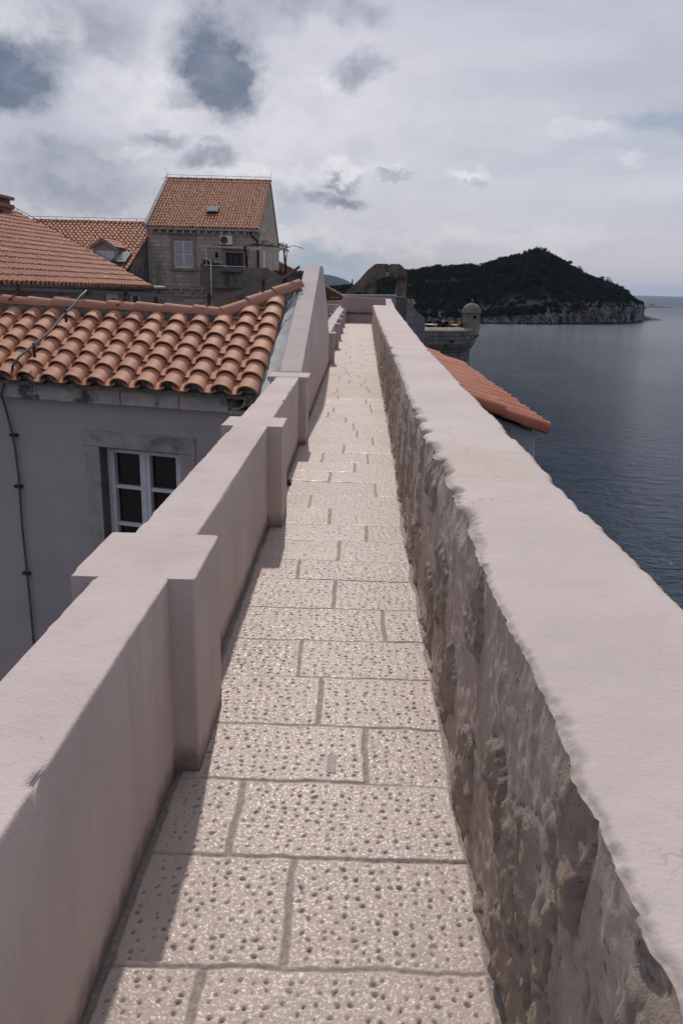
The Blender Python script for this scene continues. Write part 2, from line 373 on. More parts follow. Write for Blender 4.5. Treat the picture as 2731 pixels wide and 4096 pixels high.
def floor_mat():
    g = newmat('paving'); c = g.coord(); j = g.attr('joint'); pt = g.attr('pit'); far = g.attr('far'); tn = g.attr('tint'); gr = g.attr('grime')
    k = g.mix(tn, (.475, .378, .322), (.575, .468, .408))
    k = g.mix(g.ramp(g.noise(c, 5, 6, .65), .35, .75, 0, .6), k, (.40, .352, .305))
    k = g.mix(g.ramp(g.noise(c, 170, 3, .6), .5, .68, 0, .45), k, (.34, .295, .25))
    k = g.mix(g.ramp(g.noise(c, 13, 5, .7), .62, .74, 0, .5), k, (.36, .28, .17))
    vo = g.N.new('ShaderNodeTexVoronoi'); g.put(vo.inputs['Vector'], g.vec('MULTIPLY', c, (17, 10, 1))); vo.inputs['Scale'].default_value = 1
    sp = g.math('MULTIPLY', g.ramp(vo.outputs['Distance'], .26, .13), far)
    k = g.mix(g.math('MULTIPLY', g.math('MAXIMUM', pt, g.math('MULTIPLY', sp, .75)), .92), k, (.12, .09, .07))
    k = g.mix(j, k, g.mix(g.ramp(g.noise(c, 60, 4, .7), .35, .7), (.27, .235, .20), (.42, .365, .315)))
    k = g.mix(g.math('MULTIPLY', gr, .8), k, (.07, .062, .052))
    g.put(g.p.inputs['Base Color'], k)
    pol = g.noise(c, 95, 3, .6)
    ro = g.math('ADD', g.math('ADD', g.ramp(pol, .46, .62, .60, .23), g.math('MULTIPLY', far, .15)), g.math('MULTIPLY', g.math('MAXIMUM', pt, j), .4), None, True)
    g.put(g.p.inputs['Roughness'], ro); g.p.inputs['Specular IOR Level'].default_value = .5
    h = g.math('ADD', g.math('MULTIPLY', g.noise(c, 125, 4, .6), 1.), g.math('MULTIPLY', g.noise(c, 45, 2, .5), .4))
    h = g.math('SUBTRACT', h, g.math('MULTIPLY', sp, .8))
    g.put(g.p.inputs['Normal'], g.bump(h, .5, .004)); return g.m
M['paving'] = floor_mat()
def rubble_mat():
    g = newmat('rubble'); c = g.coord(); st = g.attr('stone'); r = g.attr('rnd'); ch = g.attr('chip')
    pl = g.mix(g.ramp(g.noise(g.vec('MULTIPLY', c, (1, 1, .5)), 4, 6, .65), .3, .72), (.58, .475, .415), (.78, .665, .59))
    so = g.mix(r, (.61, .52, .44), (.49, .405, .33))
    so = g.mix(g.ramp(g.noise(c, 9, 5, .7), .58, .72, 0, .7), so, (.40, .25, .11))
    so = g.mix(g.ramp(g.noise(c, 22, 5, .7), .5, .8, 0, .6), so, (.20, .17, .14))
    k = g.mix(st, pl, so)
    k = g.mix(g.ramp(g.noise(c, 6, 6, .7), .62, .8, 0, .6), k, (.20, .175, .165))
    k = g.mix(g.math('MULTIPLY', ch, .8), k, (.50, .435, .38))
    k = g.mix(g.math('MULTIPLY', g.attr('crev'), .55), k, (.12, .10, .085))
    k = g.mix(g.ramp(g.noise(c, 42, 4, .65), .60, .68, 0, .75), k, (.17, .14, .12))
    k = g.mix(g.ramp(g.noise(g.vec('ADD', c, (9., 4., 2.)), 34, 5, .7), .62, .72, 0, .6), k, (.66, .58, .53))
    g.put(g.p.inputs['Base Color'], k); g.p.inputs['Roughness'].default_value = .93; g.p.inputs['Specular IOR Level'].default_value = .2
    h = g.math('ADD', g.noise(c, 16, 8, .75, .5), g.math('MULTIPLY', g.noise(c, 90, 4, .7), .3))
    g.put(g.p.inputs['Normal'], g.bump(h, 1., .034)); return g.m
M['rubble'] = rubble_mat()
def coping_mat():
    g = newmat('coping'); c = g.coord(); ch = g.attr('chip')
    k = g.mix(g.ramp(g.noise(c, 1.4, 5, .6), .3, .7), (.55, .475, .445), (.625, .545, .51))
    k = g.mix(g.ramp(g.noise(c, .9, 4, .6), .54, .75, 0, .6), k, (.54, .465, .37))
    k = g.mix(g.ramp(g.noise(g.vec('MULTIPLY', c, (3., 1.2, 1)), 2.4, 5, .6), .55, .8, 0, .35), k, (.44, .395, .385))
    k = g.mix(g.ramp(g.noise(c, 75, 2, .5), .70, .78, 0, .5), k, (.30, .27, .26))
    # hairline cracks
    vo = g.N.new('ShaderNodeTexVoronoi'); vo.feature = 'DISTANCE_TO_EDGE'
    w = g.vec('ADD', c, g.vec('SCALE', g.vec('SUBTRACT', g.noise(c, 7, 4, .6, 0, 'Color'), (.5, .5, .5)), None, .22)); g.put(vo.inputs['Vector'], w); vo.inputs['Scale'].default_value = 1.3
    cr_ = g.math('MULTIPLY', g.ramp(vo.outputs['Distance'], .0045, .001), g.ramp(g.noise(c, 1.6, 2, .5), .5, .62))
    k = g.mix(g.math('MULTIPLY', cr_, .55), k, (.26, .23, .22))
    k = g.mix(ch, k, g.mix(g.ramp(g.noise(c, 30, 5, .7), .35, .7), (.28, .245, .215), (.50, .44, .39)))
    g.put(g.p.inputs['Base Color'], k); g.p.inputs['Roughness'].default_value = .85; g.p.inputs['Specular IOR Level'].default_value = .25
    h = g.math('ADD', g.noise(c, 90, 4, .6), g.math('MULTIPLY', g.noise(c, 14, 4, .6), 1.6))
    g.put(g.p.inputs['Normal'], g.bump(h, .3, .006)); return g.m
M['coping'] = coping_mat()

# ---------------------------------------------------------------- the wall walk
def xin(Y): return np.interp(Y, [-2, 5, 10, 17, 24, 35, 40], [.40, .40, .455, .50, .56, .68, .74])
def xout(Y): return np.interp(Y, [-2, 3.7, 11, 20, 35, 40], [.865, .888, .98, 1.2, 1.58, 1.7])
END = 38.4
edges = [-.8, -.4, 0, .4, .79, 1.18, 1.567, 1.963, 2.338, 2.70, 3.097, 3.47, 3.86, 4.28, 4.62, 5.01, 5.38, 5.82, 6.21, 6.66, 7.05, 7.45, 7.91, 8.37, 8.84, 9.26, 9.79]
while edges[-1] < END+.6: edges.append(edges[-1]+random.uniform(.38, .52))
edges = np.array(edges)
jx = {5: [-.34], 6: [-.14], 7: [-.34], 8: [.08], 9: [-.11], 10: [-.22], 11: [.18], 12: [-.08], 13: [-.31], 14: [-.07], 15: [.11], 16: [-.16], 17: [-.33], 18: [.2], 19: [-.2], 20: [.02], 21: [-.3, .15], 22: [-.1], 23: [.22]}
JX = np.full((len(edges), 2), 9.)
for i in range(len(edges)):
    js = jx.get(i) or random.choice([[random.uniform(-.35, -.1)], [random.uniform(-.1, .25)], [random.uniform(-.4, -.2), random.uniform(.05, .25)]])
    for k, v in enumerate(js): JX[i, k] = v
tilt = rng.normal(0, 1, (len(edges), 3, 3))
def floor_patch(y0, y1, dx, dy, far):
    ys = np.arange(y0, y1+dy*.5, dy); nx = int(1.36/dx); u = np.linspace(0, 1, nx)
    Y = np.repeat(ys[:, None], nx, 1); X = -.64+u[None, :]*(xin(Y)+.06+.64)
    P = np.stack([X, Y, 0*X], -1)
    w1 = fbm(P, 9, 3); w2 = fbm(P+5, 60, 2)
    yw = Y+.010*w1+.004*w2+.012*X*np.sin(Y*3.1); xw = X+.010*fbm(P+31, 9, 3)+.004*w2
    i = np.clip(np.searchsorted(edges, yw)-1, 0, len(edges)-2)
    dyj = np.minimum(yw-edges[i], edges[i+1]-yw)-.0025
    j0 = JX[i, 0]; j1 = JX[i, 1]; dxj = np.minimum(abs(xw-j0), abs(xw-j1))-.006
    dl = xw+.572; dr = xin(Y)-.030-xw-.02*fbm(P*np.array([0, 1, 0])+3, 3, 3)
    d = np.minimum(np.minimum(dyj, dxj), np.minimum(dl, dr))
    col = (xw > j0).astype(int)+(xw > j1).astype(int)
    h = sstep(d, -.002, .0065)
    z = -.006+.006*h+.0025*(1-h)*fbm(P, 40, 3)
    t = tilt[i, col]; z = z+h*(.0015*t[..., 0]+.003*t[..., 1]*X+.003*t[..., 2]*(Y-edges[i]-.2))
    z = z+h*(.0012*fbm(P, 22, 3)+.0009*fbm(P, 110, 2))
    pit = 0*X
    if far < 1:
        wq = .20*fbm(P+61, 80, 2); wr_ = .20*fbm(P+67, 80, 2)
        d1, d2, r = cells(xw/.041+.5*np.sin(Y*7)+wq, yw/.032+.5*fbm(P, 2, 2)+wr_, .52)
        rad = .105+.075*((r*7.3) % 1)
        pit = sstep(d1, rad*1.2, rad*.5)*(r > .07)*sstep(d, .010, .025)
        z = z-.0065*pit-.0004*sstep(fbm(P+71, 45, 3), .05, .35)*h
    joint = 1-h
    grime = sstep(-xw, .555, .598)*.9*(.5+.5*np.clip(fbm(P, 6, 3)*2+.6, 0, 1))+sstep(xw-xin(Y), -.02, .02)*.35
    tint = np.clip(.5+.22*t[..., 0], 0, 1)
    return np.stack([X, Y, z], -1).reshape(-1, 3), gridfaces(len(ys), nx), dict(joint=joint.ravel(), pit=pit.ravel(), tint=tint.ravel(), grime=np.clip(grime, 0, 1).ravel(), far=np.full(X.size, far))
def join_patches(ps):
    V = []; F = []; A = {}; o = 0
    for v, f, a in ps:
        V.append(v); F.append(f+o); o += len(v)
        for k in a: A.setdefault(k, []).append(a[k])
    return np.concatenate(V), np.concatenate(F), {k: np.concatenate(x) for k, x in A.items()}
V, F, A = join_patches([floor_patch(-1, 1.0, .04, .04, 0), floor_patch(1.0, 4.6, .005, .005, 0), floor_patch(4.6, 12.0, .0085, .012, 0.), floor_patch(12.0, END+.3, .02, .035, 1.)])
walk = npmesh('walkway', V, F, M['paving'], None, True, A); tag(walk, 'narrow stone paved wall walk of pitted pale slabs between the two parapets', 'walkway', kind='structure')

# ---------------------------------------------------------------- right battlement: rough wall with plastered top
def battlement():
    root = empty('battlement_wall', (.6, 2, 0), 'thick sea side parapet with rough rubble inner face and broad pale plastered top', 'wall')
    ys = np.concatenate([np.arange(-.6, .6, .03), np.arange(.6, 4, .009), np.arange(4, 11, .02), np.arange(11, 37.05, .05)])
    n1, n2, n3 = 64, 12, 44
    zt = .86
    # inner face
    t = np.linspace(0, 1, n1)
    Y = np.repeat(ys[:, None], n1, 1); Z = 0*Y-.03+t[None, :]*(zt-.005+.03); X0 = xin(Y)
    E = np.stack([0*ys, ys, 0*ys], -1)
    chipf = sstep(fbm(E+np.array([3.3, 0, 0]), 2.3, 3)+.35*fbm(E, 9, 2), .10, .42)
    edge = .010*fbm(E+7, 1.8, 2)+.007*fbm(E+9, 13, 4)+.004*fbm(E+2, 45, 2)+.024*chipf     # inward retreat of the broken edge
    P = np.stack([X0*0, Y, Z], -1)
    wy = Y+.05*fbm(P, 5, 3); wz = Z+.04*fbm(P+4, 5, 3)
    d1, d2, r = cells(wy/.21+11, wz/.30+3)
    gap_ = d2-d1+.12*fbm(P+25, 14, 3); st = sstep(gap_, .07, .14)*sstep(r+.25*fbm(P+21, 3, 2), .52, .58)
    rg1 = 1-2*abs(fbm(P+81, 9, 4)); disp = .011*fbm(P, 2.2, 3)+.006*fbm(P, 8, 3)+.004*rg1+.005*fbm(P, 38, 4)+st*(.004+.012*r+.016*fbm(P+3, 20, 4)+.008*fbm(P, 60, 3))
    disp = disp+.020*sstep(Z, .07, -.01)*(.6+.6*fbm(P+40, 4, 2))     # mortar fillet at the foot
    rt = sstep(Z, zt-.10, zt)*1.0
    X = X0-disp*(1-.6*rt)+rt*edge[:, None]
    crev = np.exp(-((gap_-.06)/.035)**2)*sstep(r+.25*fbm(P+21, 3, 2), .50, .56); disp = disp-.006*crev; X = X0-disp*(1-.6*rt)+rt*edge[:, None]
    A1 = dict(crev=crev.ravel(), stone=st.ravel(), rnd=r.ravel(), chip=(rt*chipf[:, None]*.7).ravel())
    npmesh('inner_face', np.stack([X, Y, Z], -1).reshape(-1, 3), gridfaces(len(ys), n1, 0, True), M['rubble'], root, True, A1)
    # coping: edge roll + top + outer roll
    xi = X[:, -1]; zi = Z[:, -1]
    eo = .016*fbm(E+57, 2, 3)+.008*fbm(E+51, 14, 3)+.007*fbm(E+52, 50, 2)+.015*sstep(fbm(E+77, 3.7, 3), .2, .45)
    xo = xout(ys)-eo; w = np.concatenate([[0], np.linspace(0, 1, n3)**1.0])
    s = np.concatenate([np.array([0, .004, .010, .018, .027, .037, .048, .060])[None, :].repeat(len(ys), 0),
                        .074+np.linspace(0, 1, 40)[None, :]*((xo-xi)[:, None]-.14)*1.0,
                        (xo-xi)[:, None]-np.array([.045, .03, .016, .006, 0])[None, :]], 1)
    X2 = xi[:, None]+s; Y2 = np.repeat(ys[:, None], s.shape[1], 1); P2 = np.stack([X2, Y2, 0*X2], -1)
    rnd_in = np.exp(-s/.007); rnd_out = np.exp(-((xo-xi)[:, None]-s)/.010)
    bw = .010+.055*sstep(fbm(E+91, 1.6, 4), -.2, .4)[:, None]; nz = fbm(P2+95, 30, 3)
    crumb = sstep(s+.012*nz, bw, bw*.45)
    hump = sstep(s, 0, .05)
    Z2 = zt+.008-.012*rnd_in-.022*rnd_out+.0022*fbm(P2, 12, 4)+.004*fbm(P2, 1.6, 3)-chipf[:, None]*.020*sstep(s, .055, .0)*(1+.8*fbm(P2, 25, 3))
    Z2 = Z2+crumb*(.008*fbm(P2+5, 50, 3)-.007)+.006*fbm(P2+15, 20, 3)*crumb
    Z2[:, 0] = zi; X2[:, 0] = xi
    ch = chipf[:, None]*sstep(s, .055, .015)*1.+crumb*.85*(.6+.4*sstep(nz, -.3, .3))
    ch = np.clip(ch+sstep((xo-xi)[:, None]-s, .02, .0)*.7, 0, 1)
    npmesh('coping', np.stack([X2, Y2, Z2], -1).reshape(-1, 3), gridfaces(len(ys), s.shape[1], 0, True), M['coping'], root, True, dict(chip=ch.ravel()))
    # outer face down to the rocks
    zz = np.array([0, -.03, -.1, -.3, -.8, -2, -5, -10, -23.])
    X3 = X2[:, -1][:, None]+np.array([0, .012, .02, .02, .03, .06, .2, .5, 1.2])[None, :]; Y3 = np.repeat(ys[:, None], len(zz), 1)
    P3 = np.stack([X3*0, Y3, X3*0+zz], -1); X3 = X3+.02*fbm(P3, 7, 3)*np.array([0, .6, 1, 1, 1, 1, 1, 1, 1])
    Z3 = Z2[:, -1][:, None]+zz
    npmesh('outer_face', np.stack([X3, Y3, Z3], -1).reshape(-1, 3), gridfaces(len(ys), len(zz), 0, True), M['wall_stone'], root, True)
    e = MB(); e.prism([(float(xi[-1]), 37.03, -.05), (float(xo[-1]), 37.03, -20), (float(xo[-1]), 37.03, zt-.01), (float(xi[-1]), 37.03, zt-.01)], (0, .02, 0)); e.build('end_face', M['plaster_far'], root)
battlement()

# ---------------------------------------------------------------- left parapet
def sweep_wall(name, ys, xi, xo, zt, zb_in, zb_out, m, root, amp=1., chips=(), caps=False):
    r = .008
    prof = [('o', zb_out), ('o', zb_out*.4), ('o', -1.), ('o', 0.), ('o', zt*.5), ('o', zt-.05), ('o', zt-r-.004), ('o', zt-r)]
    n = len(ys); X = []; Z = []; I = xi(ys); O = xo(ys)
    E = np.stack([0*ys, ys, 0*ys], -1)
    jo = amp*(.004*fbm(E+3, 3, 3)+.003*fbm(E+9, 20, 3)+.007*sstep(fbm(E+17, 5, 2), .3, .5)); ji = amp*(.0025*fbm(E+23, 3, 3)+.002*fbm(E+29, 24, 3))
    cz = 0*ys; ztv = zt+amp*.002*fbm(E+9, 3, 3)
    for (yc, w, dep) in chips: cz = cz+dep*sstep(abs(ys-yc)+.02*fbm(E+40, 12, 3), w, w*.3)*(1+.5*fbm(E+43, 60, 2))
    def col(x, z): X.append(x); Z.append(z+0*ys)
    for _, z in prof: col(O+jo*(1 if z > zt-.06 else .3), z)
    for q in (30, 60, 90): col(O+jo+r*(1-math.cos(R(q))), ztv-r+r*math.sin(R(q)))
    for k in np.concatenate([[.04], np.linspace(.13, .87, 8), [.96]]): col(O+jo+(I-O-ji-jo)*k, ztv)
    for q in (90, 60, 30, 0): col(I-ji-r*(1-math.cos(R(q)))-cz, ztv-r+r*math.sin(R(q))-cz*.8)
    for z in np.concatenate([[zt-r-.004], np.linspace(zt-.03, zb_in, 14)]):
        Pz = np.stack([0*ys, ys, 0*ys+z], -1); col(I-ji*.4-.003*amp*fbm(Pz, 1.5, 3)-cz*sstep(z, zt-.06, zt-.01)*.7, z)
    X = np.stack(X, 1); Z = np.stack(Z, 1); Y = np.repeat(ys[:, None], X.shape[1], 1); m_ = X.shape[1]
    o = npmesh(name, np.stack([X, Y, Z], -1).reshape(-1, 3), gridfaces(n, m_, 0, False), m, root, True)
    if caps:
        c = MB(); off = .0
        for k in (0, n-1):
            pts = [(float(X[k, q]), float(Y[k, q]), float(Z[k, q])) for q in range(m_)]; c.add(pts, [tuple(range(m_))])
        me = bpy.data.meshes.new(name); bmx = __import__('bmesh').new(); bmx.from_mesh(o.data)
        lo = np.array(root_loc(root))
        for P in (c.v[:m_], c.v[m_:]):
            vs = [bmx.verts.new(tuple(np.array(p)-lo)) for p in P]; bmx.faces.new(vs)
        bmx.to_mesh(o.data); bmx.free()
    return o
def left_parapet():
    root = empty('parapet_wall', (-.71, 3, 0), 'smooth pale pink plastered parapet on the left with three broad pilasters', 'wall')
    chips = [(1.30, .03, .010), (6.55, .05, .014), (7.05, .06, .018), (7.45, .03, .008)]
    secs = [('wall', -1, 2.375, -.59, -.83), ('pilaster', 2.375, 2.845, -.505, -.918), ('wall', 2.845, 5.27, -.59, -.83), ('pilaster', 5.27, 5.655, -.487, -.910), ('wall', 5.655, 8.27, -.59, -.83), ('pilaster', 8.27, 8.70, -.512, -.900)]
    for nm, a, b, xi_, xo_ in secs:
        yy = np.linspace(a, b, int((b-a)/.016)+1); rr = .008
        if nm == 'pilaster': yy = np.unique(np.concatenate([yy, a+np.array([.0007, .002, .004, .006, .008]), b-np.array([.0007, .002, .004, .006, .008])]))
        rd = (lambda y: rr*(1-np.sqrt(np.clip(1-(1-np.clip(np.minimum(y-a, b-y)/rr, 0, 1))**2, 0, 1)))) if nm == 'pilaster' else (lambda y: 0*y)
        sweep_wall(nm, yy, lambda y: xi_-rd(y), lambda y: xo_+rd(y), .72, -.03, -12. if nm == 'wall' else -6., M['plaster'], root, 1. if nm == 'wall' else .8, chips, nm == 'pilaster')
    p = MB(); p.lohi((-.925, 8.262, .675), (-.492, 8.705, .727)); p.build('cap', M['plaster'], root, .012)
    g = empty('gable_wall', (-.71, 9, 0), 'tall pale plastered triangular wall rising beside the tiled roof to a flat peak', 'wall')
    b = MB(); poly = [(-.83, 8.7, -12), (-.83, 8.7, .735), (-.83, 12.72, 1.955), (-.83, 13.78, 1.965), (-.83, 15.2, 1.47), (-.83, 17.3, .66), (-.83, 17.3, -12)]
    b.prism(poly, (.235, 0, 0)); b.build('wall', M['plaster'], g, .006)
    f = empty('parapet_wall', (-.75, 18, 0), 'low white topped far parapet with a close row of thin pilasters', 'wall')
    ys = np.arange(17.31, 46, .1)
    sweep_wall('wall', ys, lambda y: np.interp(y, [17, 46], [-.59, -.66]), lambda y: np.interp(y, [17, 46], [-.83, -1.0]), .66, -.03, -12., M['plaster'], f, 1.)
    for Y in (17.75, 22.2, 25.7, 29.9, 34.3, 38.0):
        xi = float(np.interp(Y, [17, 46], [-.59, -.66])); xo = float(np.interp(Y, [17, 46], [-.83, -1.0]))
        p = MB(); p.lohi((xo-.10, Y-.2, -4), (xi+.11, Y+.2, .63)); p.lohi((xo-.125, Y-.22, .625), (xi+.135, Y+.22, .6655)); p.build('pilaster', M['plaster_far'], f, .006)
left_parapet()
# ---------------------------------------------------------------- barrel tile roofs
def norm(v): v = np.array(v, float); return v/np.linalg.norm(v)
def in_poly(u, v, poly):
    c = False; n = len(poly)
    for i in range(n):
        (x1, y1), (x2, y2) = poly[i], poly[(i+1) % n]
        if (y1 > v) != (y2 > v) and u < (x2-x1)*(v-y1)/(y2-y1)+x1: c = not c
    return c
def barrel(mb, c, u, v, n, L, w0, w1, h0, h1, lift, seg, th, up=True, rg=random):
    """one tapered half-round tile from c (lower end centre) along v"""
    A = []; B = []; C_ = []; D = []
    sg = 1 if up else -1
    for k in range(seg+1):
        q = math.pi*k/seg; cu, sn = -math.cos(q), math.sin(q)
        A.append(c+u*cu*w0+n*(sg*sn*h0+lift)); B.append(c+v*L+u*cu*w1+n*sg*sn*h1)
        C_.append(c+u*cu*(w0-th)+n*(sg*(sn*h0-th)+lift)); D.append(c+v*L*.5+u*cu*(w0-th*1.2)+n*(sg*(sn*h0-th*1.2)+lift*.5))
    s = seg+1; fs = []
    for k in range(seg):
        fs.append((k, k+1, s+k+1, s+k))
    mb.add(A+B, fs, True)
    fs = []
    for k in range(seg): fs += [(k, s+k, s+k+1, k+1), (s+k, 2*s+k, 2*s+k+1, s+k+1)]
    mb.add(A+C_+D, fs, False)
def tile_roof(name, P0, u, v, poly, sp, ex, m, parent, seg=6, hw=.40, ht=.30, th=.012, jit=.01, under=True, pans=True, inset=.0):
    """P0 eave origin, u along the eave, v up the slope (both unit), poly in (u, v) metres"""
    P0 = np.array(P0, float); n = norm(np.cross(u, v)); n = n if n[2] > 0 else -n
    mb = MB(); mb.m = 0
    us = [p[0] for p in poly]; vs_ = [p[1] for p in poly]
    i0, i1 = int(math.floor(min(us)/sp)), int(math.ceil(max(us)/sp)); j1 = int(math.ceil(max(vs_)/ex))
    for i in range(i0, i1+1):
        wig = random.gauss(0, jit)
        for j in range(0, j1+1):
            a, b = i*sp, j*ex
            if in_poly(a, b+ex*.45, poly):
                mb.tint = min(1, max(0, random.gauss(.45, .27)))
                w0 = sp*hw*random.uniform(.97, 1.03)
                c = P0+u*(a+wig+random.gauss(0, jit*.5))+v*(b+random.gauss(0, jit*.9))
                ud = norm(u+v*random.gauss(0, .012)); vd = norm(v+u*random.gauss(0, .012))
                barrel(mb, c, ud, vd, n, ex*1.16, w0, w0*.82, sp*ht, sp*ht*.78, sp*.075+random.gauss(0, jit*.25), seg, th)
            if pans and in_poly(a+sp*.5, b+ex*.45, poly):
                mb.tint = min(1, max(0, random.gauss(.45, .25)))
                c = P0+u*(a+sp*.5+wig)+v*(b-.02*ex/.3+random.gauss(0, jit*.9))+n*(sp*.13)
                barrel(mb, c, u, v, n, ex*1.1, sp*.36, sp*.34, sp*.17, sp*.17, sp*.05, max(4, seg//2), th, False)
    if under:
        mb.m = 1
        cc = np.mean([P0+u*p[0]+v*p[1] for p in poly], axis=0); sh_ = lambda q: q+(cc-q)*inset; mb.prism([sh_(P0+u*p[0]+v*p[1]-n*.02) for p in poly], -n*.04)
    return mb.build(name, [m, M['mortar']], parent), n
def ridge_run(mb, pts, r, L=.40, seg=8, th=.014, updir=(0, 0, 1)):
    pts = [np.array(p, float) for p in pts]
    for a, b in zip(pts[:-1], pts[1:]):
        d = b-a; D = np.linalg.norm(d); k = max(1, int(round(D/L))); v = d/D; u = norm(np.cross(v, updir)); n = norm(np.cross(u, v))
        for i in range(k):
            mb.tint = random.random()
            barrel(mb, a+d*i/k+n*random.gauss(0, .004), u, v, n, D/k*1.08, r*1.06, r*.92, r*1.0, r*.88, .012, seg, th)

# ---------------------------------------------------------------- near house on the left
er = norm((.966, -.257, 0)); nf = norm((-.257, -.966, 0)); FO = np.array([-1.5, 9.38, 0.])
def fp(a, z, out=0.): return FO+er*a+nf*out+np.array([0, 0, z])
def fbox(mb, a0, a1, z0, z1, o0, o1):
    return mb.box(fp((a0+a1)/2, (z0+z1)/2, (o0+o1)/2), (a1-a0, o1-o0, z1-z0), (er, nf, (0, 0, 1)))
def near_house():
    root = empty('plastered_house', (-3, 10, -12), 'grey plastered house with orange barrel tiled roof and a white casement window behind the parapet', 'house')
    W0, W1, Zt, Zb = -1.83, -.68, -.405, -2.05
    w = MB()
    fbox(w, -6.5, W0, -12, .166, -.5, 0); fbox(w, W1, .69, -12, .166, -.5, 0); fbox(w, W0, W1, Zt, .166, -.5, 0); fbox(w, W0, W1, -12, Zb, -.5, 0)
    w.build('facade', M['facade'], root)
    back = MB(); fbox(back, -6.5, -6.2, -12, .2, -5, -.52); fbox(back, -6.2, -1.0, -12, .2, -5.2, -5.0); fbox(back, -6.15, -.5, -3.4, -3.3, -1.2, -.55); back.build('wall', M['facade'], root)
    c = MB()
    a = -6.5; cuts = [-4.6, -3.18, -2.62, -1.42, -.62, .028]
    for k, b in enumerate(cuts):
        rr = random.uniform(-.006, .006); fbox(c, a+.004, b-.004, .166-abs(rr), .354+rr, -.35, .115+rr); a = b
    fbox(c, .275, .70, .20, .36, -.35, .10); fbox(c, .03, .275, .15, .20, -.35, .10)
    co = c.build('cornice', M['cornice'], root, .012)
    s = MB(); pts = []
    for k in range(13):
        q = math.pi*k/12; pts.append((.15-.115*math.cos(q), .36-.125*math.sin(q)))
    vs = []; fs = []
    for o in (-.30, .19):
        for (x, z) in pts: vs.append(fp(x, z, o))
        for (x, z) in pts: vs.append(fp(.15+(x-.15)*1.16, z-.018, o))
    n = len(pts)
    for k in range(n-1):
        fs += [(k, k+1, 2*n+k+1, 2*n+k), (n+k, 3*n+k, 3*n+k+1, n+k+1), (2*n+k, 2*n+k+1, 3*n+k+1, 3*n+k)]
    s.add(vs, fs, True); s.build('gutter_spout', M['cornice'], root)
    bd = MB(); fbox(bd, -6.5, .62, .362, .40, -.45, .06); bd.build('eave_board', M['mortar'], root)
    # window
    fr = MB(); fbox(fr, -2.06, -.47, -.41, -.20, -.2, .022); fbox(fr, -2.05, W0, Zb, -.413, -.2, .018); fbox(fr, W1, -.475, Zb, -.413, -.2, .018); fbox(fr, -2.1, -.42, Zb-.14, Zb-.003, -.2, .05)
    fr.build('window_surround', M['surround'], root, .006)
    win = MB(); o0, o1 = -.24, -.16
    A0, A1 = W0+.002, W1-.002; z0, z1 = Zb+.002, Zt-.008; mid = -1.255
    fbox(win, A0, A0+.055, z0, z1, o0, o1); fbox(win, A1-.055, A1, z0, z1, o0, o1); fbox(win, A0+.056, A1-.056, z1-.045, z1, o0, o1); fbox(win, A0+.056, A1-.056, z0, z0+.06, o0, o1)
    for (l, r_) in ((A0+.057, mid-.002), (mid+.002, A1-.057)):
        fbox(win, l, l+.058, z0+.062, z1-.047, o0+.01, o1+.022); fbox(win, r_-.085, r_, z0+.062, z1-.047, o0+.01, o1+.022)
        fbox(win, l+.06, r_-.087, z1-.092, z1-.048, o0+.01, o1+.018); fbox(win, l+.06, r_-.087, z0+.064, z0+.15, o0+.01, o1+.018)
        for zz in (-.965, -1.478): fbox(win, l+.06, r_-.087, zz-.022, zz+.022, o0+.012, o1+.012)
    wn = win.build('window', M['frame'], root, .006)
    gl = MB(); fbox(gl, A0+.1, A1-.1, z0+.1, z1-.06, -.222, -.214); gl.build('pane', M['glass'], wn)
    # roof
    sl = .44; P0 = np.array([-1.235, 9.0, .415])
    u = np.array([-.966, .257, 0.]); v = norm((.05, 1., sl*(1+.266*.05)))
    poly = [(-.16, 0), (4.6, 0), (4.6, 2.02), (.70, 1.98), (-.16, 2.62)]
    roof, nrm = tile_roof('roof', P0, u, v, poly, .33, .318, M['tiles_near'], root, seg=14, hw=.415, ht=.32, th=.016, jit=.008)
    f = MB()                                   # mortar plugs under the eave tiles
    for i in range(14):
        c0 = P0+u*(i*.33)+v*.05; vs = [c0+nrm*.0]
        for k in range(9):
            q = math.pi*k/8; vs.append(c0+u*(-math.cos(q)*.115)+nrm*(math.sin(q)*.10*random.uniform(.75, 1.0)+.0)-v*random.uniform(0, .03))
        f.add(vs, [(0, k, k+1) for k in range(1, 9)])
        f.add([c0+u*.115-nrm*.05, c0+u*.215-nrm*.05, c0+u*.215+nrm*.0, c0+u*.115+nrm*.03], [(0, 1, 2, 3)])
    f.build('mortar_bedding', M['mortar'], roof)
    K = np.array([-1.80, 10.92, 1.225]); Lft = K+u*4.4+np.array([0, 0, .08]); G = np.array([-.84, 11.55, 1.63])
    rd = MB(); ridge_run(rd, [Lft, K], .115, .42, 12); ridge_run(rd, [K-np.array([.03, 0, .01]), G], .12, .42, 12)
    rg = rd.build('ridge', M['tiles_ridge'], roof)
    mm = MB(); mm.tube([Lft-np.array([0, 0, .05]), K-np.array([0, 0, .05])], .12, 8); mm.tube([K-np.array([0, 0, .06]), G-np.array([0, -.02, .07])], .13, 8)
    mm.prism([G+np.array([-.25, -.02, -.35]), G+np.array([-.25, .1, .02]), G+np.array([.0, .1, .1]), G+np.array([0, -.02, -.35])], (0, .15, 0)); mm.build('ridge_mortar', M['mortar'], roof)
    bk = MB(); d2 = np.array([.257, .966, -.40]); dz = np.array([0, .03, .12]); d2 = np.array([.257, .966, -.8]); bk.prism([Lft-dz, K-dz, K+d2*2.2, Lft+d2*2.2], (0, 0, -.05)); bk.prism([K-dz*1.1, G-dz, np.array([-.84, 13.4, .4]), K+d2*2.1], (0, 0, -.05)); bk.build('rear_slope', M['tiles_near'], roof)
    # cement flashing between the tiles and the gable wall
    fl = []; rows = 60; cols = 8
